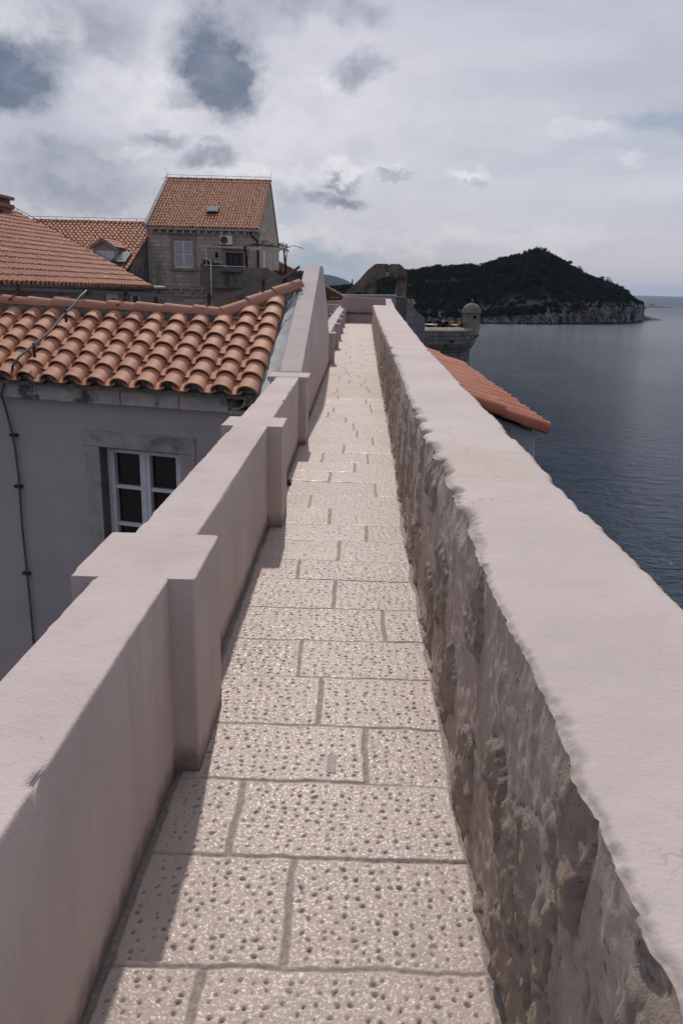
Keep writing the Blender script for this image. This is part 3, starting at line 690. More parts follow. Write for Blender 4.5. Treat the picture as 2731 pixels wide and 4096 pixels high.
    for i in range(rows):
        b = -.12+2.80*i/(rows-1)
        for k in range(cols):
            t = k/(cols-1); x = -1.13+.05*b+t*(-.825+1.13-.05*b)
            p = P0+v*b; y = p[1]; zpl = P0[2]+sl*((y-P0[1])+.266*(x-P0[0]))
            fl.append((x, y, zpl-.02+.06*t*t+.012*float(fbm(np.array([[x*6, y*2, 0]]), 1, 3)[0])))
    npmesh('flashing', fl, gridfaces(rows, cols), M['flashing'], roof, True)
    cb = MB(); cb.tube([(-1.12, 10.35, 1.05), (-1.03, 10.55, 1.16), (-.97, 10.85, 1.30), (-.90, 10.95, 1.42), (-.86, 11.2, 1.55)], .008, 6); cb.build('cable', M['dark'], roof)
    # lightning strap with its clamps
    st = MB(); up = np.array([0, 0, 1.])
    T0 = np.array([-5.9, 12.12, 1.50]); T1 = np.array([-3.94, 11.629, 1.49]); T2 = np.array([-2.264, 11.2, 1.445])
    st.ribbon([T0, T1, (-3.0, 11.40, 1.47), T2, (-2.01, 11.16, 1.457), (-1.62, 11.25, 1.545), (-1.33, 11.42, 1.655), (-1.05, 11.60, 1.764), (-.835, 11.62, 1.905)], .045, .006, up)
    st.ribbon([(-2.3, 11.45, 1.35), (-1.9, 11.75, 1.46), (-1.3, 12.0, 1.63)], .035, .006, up)
    dn = [(-3.90, 11.60, 1.50), (-3.84, 11.42, 1.50), (-3.86, 11.2, 1.42), (-3.888, 10.98, 1.30), (-3.931, 10.80, 1.22), (-3.964, 10.306, 1.00), (-4.042, 9.945, .85), (-4.135, 9.68, .72), (-4.15, 9.50, .62)]
    st.tube(dn+[tuple(fp(-2.93, .50, .15)), tuple(fp(-3.05, .36, .17)), tuple(fp(-3.14, .20, .15)), tuple(fp(-3.17, .05, .06)), tuple(fp(-3.12, -.25, .045)), tuple(fp(-3.085, -.5, .045)), tuple(fp(-3.07, -.9, .04)), tuple(fp(-3.085, -1.6, .045)), tuple(fp(-3.075, -2.6, .04)), tuple(fp(-3.08, -11.8, .04))], .0155, 8)
    so = st.build('lightning_strap', M['zinc'], root)
    cl = MB()
    for p in [(-5.0, 11.90, 1.50), (-3.3, 11.47, 1.475), (-2.05, 11.16, 1.46), (-1.33, 11.42, 1.655)]:
        p = np.array(p); cl.box(p-np.array([0, .01, .02]), (.045, .025, .17))
        rbase = p+np.array([-.02, -.14, -.10]); cl.box(rbase, (.03, .26, .02), (er, norm((.257, .966, .45)), norm((0, -.4, 1))))
    cl.box((-3.91, 11.61, 1.49), (.075, .05, .10)); cl.box((-3.93, 10.80, 1.17), (.03, .03, .16)); cl.box((-4.05, 9.94, .78), (.03, .03, .18))
    for z in (-.35, -1.05, -2.30): cl.box(fp(-3.09, z, .03), (.10, .075, .035), (er, nf, (0, 0, 1)))
    each(cl, 'clamp', M['rust'], so)
near_house()

# ---------------------------------------------------------------- stone house with the big tiled roof
def wire(mb, a, b, n, h=.16, r=.012, post=.012):
    a = np.array(a, float); b = np.array(b, float); up = np.array([0, 0, h])
    mb.tube([a+up, b+up], r, 4)
    for i in range(n+1):
        p = a+(b-a)*i/n; mb.tube([p-np.array([0, 0, .05]), p+up*1.05], post, 4)
def stone_house():
    root = empty('stone_house', (-8.7, 51, -12), 'tall house of pale squared stone with a steep tiled roof, shutters and a balcony', 'house')
    x0, x1, y0, y1 = -11.85, -5.55, 46., 57.
    yr, zr, ze, zeb = 51.4, 7.72, 4.62, 4.1
    w = MB()
    sh = (-10.36, -9.32, 2.43, 3.88); dr = (-7.46, -6.49, 1.9, 3.29); side = None
    w.prism([(x1, y0, -12), (x1, y0, ze-.25), (x1, yr, zr-.18), (x1, y1, zeb-.25), (x1, y1, -12)], (-.45, 0, 0))
    w.prism([(x0, y0+.46, -12), (x0, y0+.46, ze-.05), (x0, yr, zr-.18), (x0, y1, zeb-.25), (x0, y1, -12)], (.45, 0, 0))
    xs = [x0, sh[0], sh[1], dr[0], dr[1], x1-.452]
    for a, b in ((0, 1), (2, 3), (4, 5)): w.lohi((xs[a], y0, -12), (xs[b], y0+.45, ze-.2))
    for q in (sh, dr):
        w.lohi((q[0], y0, -12), (q[1], y0+.45, q[2])); w.lohi((q[0], y0, q[3]), (q[1], y0+.45, ze-.2))
    w.lohi((x0+.45, y1-.4, -12), (x1-.46, y1, zeb-.3))
    w.build('wall', M['house_stone'], root)
    # roof
    v = norm((0, yr-(y0-.25), zr-ze)); L = math.hypot(yr-y0+.25, zr-ze)
    wd = x1-x0
    roof, n = tile_roof('roof', (x1-.12, y0-.25, ze-.03), np.array([-1., 0, 0]), v, [(-.1, 0), (wd-.12, 0), (wd-.12, L), (-.1, L)], .176, .355, M['tiles_far'], root, seg=7, hw=.38, ht=.44, th=.014, jit=.012)
    b = MB(); b.prism([(x0-.05, yr+.03, zr-.09), (x1+.05, yr+.03, zr-.09), (x1+.05, y1+.25, zeb-.16), (x0-.05, y1+.25, zeb-.16)], (0, 0, -.06)); b.build('rear_slope', M['tiles_far'], roof)
    rd = MB(); ridge_run(rd, [(x0-.1, yr+.05, zr), (x1+.05, yr+.05, zr-.02)], .12, .42, 7); rd.build('ridge', M['tiles_far'], roof)
    vg = MB(); vg.prism([(x0-.09, y0-.3, ze-.12), (x0-.09, yr, zr-.10), (x0-.09, yr, zr+.10), (x0-.09, y0-.3, ze+.12)], (.19, 0, 0))
    vg.build('verge', M['surround'], roof)
    cn = MB(); cn.lohi((x0-.1, y0-.32, ze-.18), (x1+.02, y0-.02, ze-.07)); k = 0
    for i in range(15):
        x = x0+.25+i*.43; cn.lohi((x, y0-.24, ze-.36), (x+.17, y0-.003, ze-.183))
    cn.build('cornice', M['surround'], root, .01)
    sk = MB(); c = np.array([-8.9, 0, 0]); p = np.array((x1-.12, y0-.25, ze-.03))+np.array([-1., 0, 0])*2.72+v*2.05
    sk.box(p+n*.09, (.62, .72, .16), (np.array([1., 0, 0]), v, n)); s1 = sk.build('skylight', M['dark'], roof)
    gp = MB(); gp.box(p+n*.178, (.50, .55, .012), (np.array([1., 0, 0]), v, n)); gp.build('pane', M['sky_pane'], s1)
    # shutter window
    fr = MB(); a0, a1, b0, b1 = sh
    fr.lohi((a0-.22, y0-.05, b0-.02), (a0-.005, y0-.003, b1+.02)); fr.lohi((a1+.005, y0-.05, b0-.02), (a1+.20, y0-.003, b1+.02)); fr.lohi((a0-.22, y0-.05, b1+.023), (a1+.20, y0-.003, b1+.33)); fr.lohi((a0-.30, y0-.16, b1+.333), (a1+.28, y0-.003, b1+.42)); fr.lohi((a0-.30, y0-.12, b0-.15), (a1+.28, y0-.003, b0-.023))
    wf = fr.build('window_frame', M['pink_stone'], root, .01)
    for l, r_ in ((a0+.003, (a0+a1)/2-.004), ((a0+a1)/2+.004, a1-.003)):
        s = MB(); s.lohi((l, y0+.0, b0), (l+.055, y0+.05, b1)); s.lohi((r_-.055, y0+.0, b0), (r_, y0+.05, b1)); s.lohi((l+.056, y0+.0, b0), (r_-.056, y0+.05, b0+.07)); s.lohi((l+.056, y0, b1-.07), (r_-.056, y0+.05, b1)); s.lohi((l+.056, y0, (b0+b1)/2-.03), (r_-.056, y0+.05, (b0+b1)/2+.03))
        for k in range(26):
            z = b0+.085+k*(b1-b0-.17)/25; s.box(((l+r_)/2, y0+.025, z), (r_-l-.112, .045, .012), ((1, 0, 0), norm((0, 1, .9)), norm((0, -.9, 1))))
        s.build('shutter', M['white'], wf)
    # balcony door, floor, lamp
    fr = MB(); a0, a1, b0, b1 = dr
    fr.lohi((a0-.17, y0-.05, b0), (a0-.004, y0-.003, b1+.02)); fr.lohi((a1+.004, y0-.05, b0), (a1+.17, y0-.003, b1+.02)); fr.lohi((a0-.17, y0-.05, b1+.023), (a1+.17, y0-.003, b1+.2)); fr.lohi((a0-.28, y0-.17, b1+.203), (a1+.26, y0-.003, b1+.27))
    df = fr.build('door_frame', M['pink_stone'], root, .01)
    d = MB()
    for k in range(3): d.lohi((a0+.03+k*.325, y0+.2, b0), (a0+.08+k*.325, y0+.26, b1))
    d.lohi((a0, y0+.205, b1-.07), (a1, y0+.255, b1)); d.lohi((a0, y0+.205, b0+.6), (a1, y0+.255, b0+.66)); do = d.build('door', M['rust'], df)
    g = MB(); g.lohi((a0, y0+.225, b0), (a1, y0+.235, b1)); g.build('pane', M['glass'], do)
    ct = MB(); ct.lohi((a0+.2, y0+.27, b0), (a0+.36, y0+.28, b1)); ct.lohi((a1-.36, y0+.27, b0), (a1-.12, y0+.28, b1)); each(ct, 'curtain', M['white'], do)
    bl = MB(); bl.prism([(-8.62, 44.4, 1.42), (-8.62, 44.4, 2.50), (-6.25, 44.4, 2.50), (-4.95, 44.4, 2.52), (-4.15, 44.4, 2.02), (-4.15, 44.4, -12), (-6.25, 44.4, -12), (-6.25, 44.4, 1.42)], (0, .18, 0)); bl.lohi((-8.62, 44.585, 1.42), (-4.3, 45.99, 1.55)); bl.lohi((-8.62, 44.585, 1.56), (-8.46, 45.99, 2.5))
    bl.lohi((-7.5, 44.1, 2.28), (-6.35, 44.395, 2.40)); bl.build('balcony', M['concrete'], root)
    band = MB(); band.lohi((x0+.01, y0-.12, 1.28), (-8.66, y0-.003, 1.42))
    for i in range(5): band.lohi((-11.3+i*.6, y0-.14, 1.08), (-11.12+i*.6, y0-.003, 1.277))
    band.build('stone_band', M['surround'], root)
    pg = MB(); Y = 44.45
    for x in (-8.30, -6.02, -4.68, -4.05): pg.tube([(x, Y+.1, 2.35), (x, Y+.1, 3.56)], .035, 6)
    pg.lohi((-8.42, Y+.05, 3.50), (-5.6, Y+.12, 3.585)); pg.lohi((-6.1, Y-.02, 3.44), (-4.0, Y+.045, 3.585)); pg.lohi((-8.42, Y+.13, 3.51), (-8.35, y0-.01, 3.58)); pg.lohi((-4.1, Y+.13, 3.5), (-4.02, y0+1.5, 3.57))
    for i in range(5): pg.lohi((-8.0+i*.9, Y+.13, 3.52), (-7.95+i*.9, y0-.01, 3.57))
    pg.build('pergola', M['frame_old'], root)
    rl = MB(); rl.tube([(-8.42, Y, 2.58), (-6.1, Y, 2.54)], .022, 6); rl.tube([(-7.2, Y, 2.48), (-7.2, Y, 2.57)], .02, 6); rl.tube([(-8.0, Y-.2, 2.9), (-8.0, Y-.2, .1)], .025, 6); rl.tube([(-8.3, Y+.1, 3.0), (-8.2, Y-.05, 2.86), (-8.0, Y-.2, 2.85)], .02, 5); each(rl, 'railing', M['white'], root)
    dp = MB(); dp.tube([(x1-.45, y0-.26, ze-.2), (x1-.42, y0-.2, ze-.45), (x1-.14, y0-.1, ze-.6), (x1-.10, y0-.08, ze-.9), (x1-.10, y0-.08, 2.3)], .05, 8); dp.build('downpipe', M['dark'], root)
    lr = MB(); wire(lr, (x0, yr, zr+.12), (x1, yr, zr+.1), 7, .12, .010); lr.tube([(x0, yr, zr+.2), (x0-.12, yr, zr+.6)], .008, 4); lr.tube([(x1, yr, zr+.2), (x1+.12, yr, zr+.6)], .008, 4); lr.tube([(x0+.1, yr, zr+.3), (x0-.3, yr-.4, zr-.1)], .010, 4); lr.build('lightning_wire', M['rust'], root)
    sd = MB(); sd.lohi((x1+.002, 47.3, 2.2), (x1+.05, 48.1, 3.55)); sd.build('side_shutter', M['white'], root)
    sv = MB(); sv.lohi((x1+.002, 46.8, 4.0), (x1+.35, 47.6, 4.07)); sv.lohi((x1+.003, 49.6, 4.6), (x1+.02, 49.9, 4.95)); each(sv, 'wall_ledge', M['surround'], root)
    # things fixed to or standing at the house but liftable
    ac = empty('air_conditioner', (-7.42, 45.8, 3.7), 'white outdoor air conditioner unit with a round fan on the stone house wall', 'air conditioner')
    b = MB(); b.lohi((-7.74, 45.64, 3.72), (-7.04, 45.95, 4.20)); cs = b.build('casing', M['white'], ac, .02)
    f = MB()
    for r_ in (.06, .11, .16, .20):
        f.tube([(-7.50+r_*math.cos(q), 45.63, 3.96+r_*math.sin(q)) for q in np.linspace(0, 2*math.pi, 17)], .010, 4)
    for q in np.linspace(0, 2*math.pi, 9)[:-1]: f.tube([(-7.50, 45.63, 3.96), (-7.50+.2*math.cos(q), 45.63, 3.96+.2*math.sin(q))], .007, 4)
    f.build('fan_grille', M['dark'], ac)
    fd = MB(); vs = [(-7.5, 45.636, 3.96)]+[(-7.50+.205*math.cos(q), 45.636, 3.96+.205*math.sin(q)) for q in np.linspace(0, 2*math.pi, 21)[:-1]]; fd.add(vs, [(0, 1+k, 1+(k+1) % 20) for k in range(20)]); fd.build('fan', M['grey'], ac)
    bk = MB(); bk.lohi((-7.68, 45.66, 3.66), (-7.62, 45.98, 3.718)); bk.lohi((-7.16, 45.66, 3.66), (-7.10, 45.98, 3.718)); each(bk, 'bracket', M['dark'], ac)
    lm = empty('wall_lantern', (-7.95, 45.9, 3.2), 'small black lantern on the stone wall beside the balcony door', 'lantern')
    b = MB(); b.lohi((-7.97, 45.8, 3.30), (-7.93, 45.99, 3.33)); b.build('bracket', M['dark'], lm)
    b = MB(); b.lathe((-7.95, 45.82, 3.1), [(.0, -.08), (.06, -.06), (.085, .12), (.10, .13), (.03, .2), (0, .25)], 6); b.build('body', M['dark'], lm)
stone_house_fn = stone_house
M['frame_old'] = mat('frame_old', (.52, .51, .50), .7, .15, 4, .1, 60, .002, .3)
M['pink_stone'] = mat('pink_stone', (.36, .295, .26), .9, .12, 5, .2, 50, .004, .2)
M['grey'] = mat('grey', (.30, .29, .30), .6, .1, 6, .05, 50, .002, .3)
def sp_mat():
    g = newmat('sky_pane'); g.put(g.p.inputs['Base Color'], (.25, .28, .32)); g.p.inputs['Roughness'].default_value = .08; g.p.inputs['Specular IOR Level'].default_value = .9; return g.m
M['sky_pane'] = sp_mat()
M['leaf'] = mat('leaf', (.022, .034, .014), .8, .4, 3, 0, tint=(.050, .062, .022))
M['vine'] = mat('vine', (.05, .035, .025), .9, .3, 10, .4, 40, .005, .1)
M['vine_leaf'] = mat('vine_leaf', (.24, .17, .05), .8, .3, 6, 0, tint=(.12, .13, .05))
M['bark'] = mat('bark', (.04, .03, .022), .95, .3, 10, .4, 30, .01, .1)
stone_house()

def leaf_cloud(mb, c, rad, n, size, squash=.8, shell=.5):
    c = np.array(c, float)
    for k in range(n):
        d = np.array([random.gauss(0, 1) for _ in range(3)]); d /= np.linalg.norm(d)
        r = rad*(shell+(1-shell)*random.random()**.5)*random.uniform(.8, 1.12)
        p = c+d*r*np.array([1, 1, squash]); a = norm([random.gauss(0, 1) for _ in range(3)]); b = norm(np.cross(a, [random.gauss(0, 1) for _ in range(3)])); s = size*random.uniform(.6, 1.3)
        mb.tint = random.random(); mb.add([p-a*s, p-b*s*.6, p+a*s, p+b*s*.6], [(0, 1, 2, 3)])
# balcony shrub and vine
sh = empty('potted_shrub', (-8.25, 45.2, 1.56), 'dark green shrub filling the left corner of the stone house balcony', 'shrub')
p = MB(); p.lathe((-8.2, 45.2, 1.56), [(0, 0), (.2, 0), (.28, .5), (.25, .5), (.22, .45), (0, .45)], 12); p.build('pot', M['pink_stone'], sh)
f = MB(); leaf_cloud(f, (-8.25, 44.95, 2.62), .42, 260, .07, .8, .2); leaf_cloud(f, (-7.75, 44.95, 2.5), .3, 140, .07, .8, .2); f.build('foliage', M['leaf'], sh)
vn = empty('vine', (-6.0, 44.5, 2.4), 'bare twisted vine climbing the white pergola posts with a few yellow leaves', 'vine')
s = MB()
for x0 in (-6.12, -4.02):
    for o in range(3):
        s.tube([(x0+.07*math.sin(z*3+o*2)+.03*o+(.12*max(0, 3.5-z) if x0 > -5 else 0)*0, 44.5+.06*math.cos(z*4+o), z) for z in np.linspace(1.6, 3.6, 14)], [.045-.012*o]*14, 5)
for o in range(7):
    x0 = random.uniform(-6.3, -4.4); s.tube([(x0+.28*k, 44.5+random.uniform(-.08, .2), 3.62+random.uniform(-.05, .16)) for k in range(6)], .016, 4)
s.build('stem', M['vine'], vn)
f = MB()
for (x, n_) in ((-5.75, 26), (-4.25, 50), (-4.8, 20), (-4.05, 30), (-5.2, 12)): leaf_cloud(f, (x, 44.6, 3.72), .22, n_, .045, .7, .1)
f.build('foliage', M['vine_leaf'], vn)

# ---------------------------------------------------------------- other roofs on the left
def left_roofs():
    h = empty('tiled_house', (-9, 23, -12), 'house with a broad weathered pale tiled roof and brown chimney at the left edge', 'house')
    A = np.array([-7.98, 18., 1.52]); B = np.array([-6.72, 26.4, 1.46]); u = norm(B-A); dn = np.array([u[1], -u[0], 0.]); dn = norm(dn)
    sl = .44; v = norm(-dn+np.array([0, 0, sl])); P0 = A-u*4.5
    L = 4.5+np.linalg.norm(B-A)
    C = np.array([-12.28, 28.58, 4.0]); cu, cv = (C-P0)@u, (C-P0)@v
    k = 1.5; C2 = (L+(cu-L)*k, cv*k)
    tile_roof('roof', P0, u, v, [(0, 0), (L, 0), C2, (0, cv*k)], .205, .37, M['tiles_pale'], h, seg=7, hw=.38, ht=.42, th=.016, jit=.010)
    roof = [o for o in h.children if o.name.startswith('roof')][0]
    Pc = P0+u*C2[0]+v*C2[1]
    rd = MB(); ridge_run(rd, [B+np.array([0, 0, -.02]), Pc+np.array([0, 0, .0])], .085, .42, 7); rd.build('ridge', M['tiles_pale'], roof)
    bk = MB(); bk.prism([B, Pc, Pc+np.array([.6, 8, -3.4]), B+np.array([-2.6, 4, -.3])], (0, 0, -.06)); bk.build('rear_slope', M['tiles_pale'], roof)
    wr = MB(); wire(wr, B+np.array([0, 0, .08]), B+(Pc-B)*.68+np.array([0, 0, .09]), 9, .08, .010); wr.build('lightning_wire', M['dark'], h)
    n = np.array([u[1], -u[0], 0]); n = norm(n); S = np.array([-8.28, 18, 0])-norm((u[0], u[1], 0))*5; e = norm((u[0], u[1], 0))
    w = MB(); q = S+e*14.6
    w.prism([(S[0], S[1], -12), (q[0], q[1], -12), (q[0], q[1], 1.50), (S[0], S[1], 1.54)], -n*.4); w.prism([(q[0], q[1]+.01, -12), (q[0], q[1]+.01, 1.5), (q[0]-5, q[1]+.8, 1.5), (q[0]-5, q[1]+.8, -12)], (0, .4, 0)); w.build('wall', M['concrete'], h)
    gt = MB(); g0 = S+n*.22+np.array([0, 0, 1.50]); g1 = q+n*.22+e*.15+np.array([0, 0, 1.44]); gt.tube([g0, g1], .075, 8); gt.tube([g1-e*.3, g1-e*.3-n*.15-np.array([0, 0, .25]), g1-e*.3-n*.17-np.array([0, 0, 6])], .05, 8); gt.build('gutter', M['zinc_dark'], h)
    for (a, b, z0, z1) in ((.8, 1.55, .2, 1.22), (2.75, 3.6, .1, 1.22), (5.75, 6.5, .1, 1.26), (7.45, 8.15, .1, 1.32)):
        a += 5; b += 5; ax = (e, n, np.array([0, 0, 1.]))
        def bx(mb, a0, a1, o0, o1, zz0, zz1): mb.box(S+e*(a0+a1)/2+n*(o0+o1)/2+np.array([0, 0, (zz0+zz1)/2]), (a1-a0, o1-o0, zz1-zz0), ax)
        f = MB(); bx(f, a, a+.12, .003, .05, z0, z1); bx(f, b-.12, b, .003, .05, z0, z1); bx(f, a+.122, b-.122, .003, .05, z1-.13, z1); bx(f, a+.122, b-.122, .003, .04, z0+.5, z0+.55); wn = f.build('window', M['surround'], h)
        g = MB(); bx(g, a+.122, b-.122, .004, .012, z0, z1-.13); g.build('pane', M['glass'], wn)
    ch = MB(); ch.lohi((-12.7, 26.7, 2.8), (-11.60, 27.6, 3.85)); ch.lohi((-12.76, 26.64, 3.852), (-11.52, 27.66, 3.98)); ch.lohi((-12.66, 26.74, 3.982), (-11.62, 27.56, 4.12)); ch.lohi((-12.76, 26.64, 4.122), (-11.50, 27.66, 4.22)); ch.build('chimney', M['chim'], roof, .012)
    cf = MB(); cf.lohi((-11.75, 26.55, 2.95), (-11.50, 26.69, 3.75)); cf.build('chimney_flashing', M['dark'], roof)
    # second house, dormer and skylight
    h2 = empty('dormer_house', (-15, 44, -12), 'house behind with dark orange tiled roof carrying a white gabled dormer', 'house')
    v2 = norm((0, 8., 3.3)); P = np.array([-11.87, 40., 1.55])
    roof, n2 = tile_roof('roof', P, np.array([-1., 0, 0]), v2, [(0, 0), (9.5, 0), (9.5, 8.62), (0, 8.62)], .24, .42, M['tiles_far'], h2, seg=7, hw=.38, ht=.44, th=.016, jit=.013)
    rd = MB(); ridge_run(rd, [(-21.4, 48., 4.87), (-11.9, 48., 4.87)], .12, .42, 7); rd.build('ridge', M['tiles_far'], roof)
    bk = MB(); bk.prism([(-21.4, 48.05, 4.8), (-11.87, 48.05, 4.8), (-11.87, 56, 1.5), (-21.4, 56, 1.5)], (0, 0, -.06)); bk.build('rear_slope', M['tiles_far'], roof)
    wr = MB(); wire(wr, (-19.5, 48, 4.98), (-12.0, 48, 4.98), 8, .14, .012); wr.build('lightning_wire', M['dark'], h2)
    wl = MB(); wl.lohi((-21.3, 40.3, -12), (-11.9, 40.7, 1.5)); wl.prism([(-11.9, 40.72, -12), (-11.9, 40.72, 1.5), (-11.9, 48, 4.6), (-11.9, 55.8, 1.4), (-11.9, 55.8, -12)], (-.02, 0, 0)); wl.build('wall', M['concrete'], h2)
    dm = MB(); Yd = 42.5
    dm.prism([(-13.78, Yd, 2.0), (-12.66, Yd, 2.0), (-12.66, Yd, 3.26), (-13.22, Yd, 3.62), (-13.78, Yd, 3.26)], (0, 3.0, 0)); d0 = dm.build('dormer', M['dormer'], roof)
    dr = MB(); th = .05
    v3 = np.array([0, 1., 0])
    for s_ in (-1, 1):
        E = np.array([-13.22+s_*.68, Yd-.22, 3.28]); rg_ = np.array([-13.22, Yd-.22, 3.70]); up = norm(rg_-E)
        tile_roof('dormer_roof', E if s_ > 0 else E, v3, up, [(0, 0), (2.6, 0), (2.6, .76), (0, .76)], .22, .28, M['tiles_pale'], d0, seg=5, hw=.43, ht=.3, th=.012)
    for s_ in (-1, 1): dr.prism([(-13.22, Yd-.24, 3.72), (-13.22, Yd-.24, 3.60), (-13.22+s_*.70, Yd-.24, 3.17), (-13.22+s_*.72, Yd-.24, 3.28)], (0, .05, 0))
    dr.build('bargeboard', M['dormer'], d0)
    for l in (-13.60, -13.14):
        s = MB(); s.lohi((l, Yd-.03, 2.4), (l+.43, Yd-.003, 3.12)); o = s.build('shutter', M['white'], d0)
        s = MB()
        for k in range(13): s.box((l+.215, Yd-.04, 2.46+k*.05), (.34, .03, .012), ((1, 0, 0), norm((0, 1, .8)), norm((0, -.8, 1))))
        s.build('slat', M['white'], o)
    sk = MB(); c = P+v2*2.75+np.array([.50, 0, 0]); c[0] = -11.36-.6
    ax = (np.array([1., 0, 0]), v2, n2); c = P+np.array([-.50, 0, 0])+v2*2.9
    sk.box(c+n2*.12, (.72, 1.35, .2), ax); s1 = sk.build('skylight', M['zinc_dark'], roof)
    g = MB(); g.box(c+n2*.226, (.5, .9, .012), ax); g.build('pane', M['sky_pane'], s1)
M['zinc_dark'] = mat('zinc_dark', (.10, .105, .11), .5, .15, 6, .1, 60, .002, .5, metal=.5)
M['chim'] = mat('chim', (.26, .18, .145), .95, .15, 4, .3, 40, .006, .1)
M['dormer'] = mat('dormer', (.42, .40, .40), .9, .08, 3, .15, 60, .004, .1)
left_roofs()

# ---------------------------------------------------------------- walls at the far end of the walk
def far_walls():
    r = empty('end_wall', (.3, 38.8, 0), 'pink plastered cross wall with a brown brick ledge closing the far end of the walk', 'wall')
    b = MB(); b.lohi((-.58, 38.5, -1), (1.3, 39.2, .40)); b.build('lower_wall', M['pink_low'], r, .01)
    b = MB()
    for i in range(13): b.lohi((-.56+i*.142, 38.46, .405), (-.56+i*.142+.132, 38.75, .48+random.uniform(-.006, .006)))
    b.build('brick_course', M['brick'], r, .006)
    b = MB(); b.prism([(-.80, 38.62, .49), (1.34, 38.62, .49), (1.34, 38.62, 1.13), (-.72, 38.62, 1.205)], (0, .5, 0)); b.build('upper_wall', M['pink'], r, .008)
    b = MB(); b.prism([(1.35, 37.1, -1), (1.35, 37.1, .80), (1.35, 42, 1.10), (1.35, 42, -1)], (.36, 0, 0)); o = b.build('parapet_wall', M['plaster'], None, .006, (1.5, 40, 0)); tag(o, 'short pale topped wall climbing behind the end of the thick sea side parapet', 'wall')
    r = empty('rear_wall', (.6, 44, 0), 'grey white wall with thin white top standing behind the pink cross wall', 'wall')
    b = MB(); b.prism([(-.82, 44, -6), (2.06, 44, -6), (2.06, 44, 1.25), (-.82, 44, 1.19)], (0, .4, 0)); b.build('wall', M['rear'], r, .006)
    b = MB(); b.prism([(-.84, 43.97, 1.195), (2.08, 43.97, 1.255), (2.08, 43.97, 1.285), (-.84, 43.97, 1.225)], (0, .46, 0)); b.build('coping', M['white'], r)
    b = MB(); b.lohi((2.09, 45, -8), (2.74, 46, 1.12)); b.lohi((2.05, 44.95, 1.123), (2.55, 46.05, 1.18)); o = b.build('stone_wall', M['wall_stone_g'], None, .01, (2.4, 45.5, 0)); tag(o, 'narrow greenish stained stone wall just right of the white topped wall', 'wall')
    b = MB(); b.prism([(2.72, 48, -20), (4.06, 48, -20), (4.06, 48, -.78), (4.0, 48, -.02), (3.62, 48, .26), (3.40, 48, .50), (3.36, 48, .62), (3.2, 48, .78), (3.14, 48, 1.02), (2.76, 48, 1.08)], (.0, 1.2, 0)); o = b.build('stone_wall', M['wall_stone'], None, .012, (3.4, 48.5, 0)); tag(o, 'grey block wall stepping down to the right beside the round bastion', 'wall')
    b = MB(); b.prism([(4.07, 48.6, -20), (4.45, 60, -20), (4.95, 62, -1.4), (4.07, 48.6, -.80)], (.3, 0, 0)); o = b.build('stone_wall', M['wall_stone'], None, 0, (4.3, 55, 0)); tag(o, 'sloping wall side linking the stepped block wall to the round bastion', 'wall')
    for i, (x, lab) in enumerate(((3.0, 'left of two small floodlights with pale housings on the stepped block wall'), (3.24, 'right of two small floodlights, with a pale panel hanging under it on the stepped wall'))):
        f = empty('floodlight', (x, 48.2, 1.06), lab, 'floodlight', 'floodlights on the stepped wall')
        b = MB(); b.lathe((x, 48.15, 1.10), [(0, -.03), (.055, -.02), (.07, .05), (.05, .10), (0, .12)], 10); b.build('lamp_head', M['dark'], f)
        b = MB(); b.box((x-.02, 48.1, 1.02), (.17, .14, .07)); b.build('housing', M['beige'], f, .01)
        b = MB()
        if i: b.prism([(x-.08, 47.95, .98), (x+.10, 47.95, 1.0), (x+.22, 47.95, .80), (x+.06, 47.95, .72), (x+.05, 47.95, .45), (x-.01, 47.95, .74)], (0, .05, 0))
        else: b.prism([(x-.06, 47.95, .98), (x+.07, 47.95, .98), (x+.13, 47.95, .80), (x+.07, 47.95, .74)], (0, .05, 0))
        b.build('panel', M['beige'], f)
    # ruined gable with an arched opening
    r = empty('ruined_gable', (1.5, 56, -1), 'weathered brown ruined gable with an arched window opening and pale keystone', 'ruin')
    b = MB(); Y = 56.; ar = [(1.27, 2.12)]+[(1.27+1.44*k/8, 2.12+.13*k/8+.16*math.sin(math.pi*k/8)) for k in range(1, 8)]+[(2.71, 2.25)]
    P3 = lambda q: (q[0], Y, q[1])
    b.prism([P3(q) for q in [(-1.05, -6), (1.27, -6), (1.27, 2.12), (1.12, 3.18), (.62, 2.78), (.05, 2.12), (-.45, 1.62), (-1.05, 1.05)]], (0, .9, 0))
    top = [(1.12, 3.18), (1.2, 3.20), (1.95, 3.22), (2.06, 3.14), (2.2, 3.22), (2.80, 3.22)]
    b.prism([P3(q) for q in ar]+[P3(q) for q in top[::-1]], (0, .9, 0))
    b.prism([P3(q) for q in [(2.71, 2.25), (2.80, 3.22), (3.08, 3.0), (3.30, 2.70), (3.33, 2.60), (3.32, -6), (2.45, -6), (2.56, 1.1)]], (0, .9, 0))
    b.prism([P3(q) for q in [(1.27, -6), (2.45, -6), (2.45, -1), (1.27, -1)]], (0, .9, 0)); wl = b.build('wall', M['ruin'], r, .03)
    b = MB(); b.prism([(1.80, Y-.06, 2.66), (2.12, Y-.06, 2.66), (2.06, Y-.06, 2.37), (1.86, Y-.06, 2.37)], (0, .3, 0)); b.build('keystone', M['surround'], r, .01)
    b = MB(); b.lohi((-.12, Y-.02, 1.02), (.30, Y+.1, 1.30)); b.build('putlog_hole', M['dark'], r)
    b = MB(); b.lohi((1.13, Y-.04, -2), (1.265, Y+.3, 2.12)); b.build('jamb', M['brickish'], r, .01)
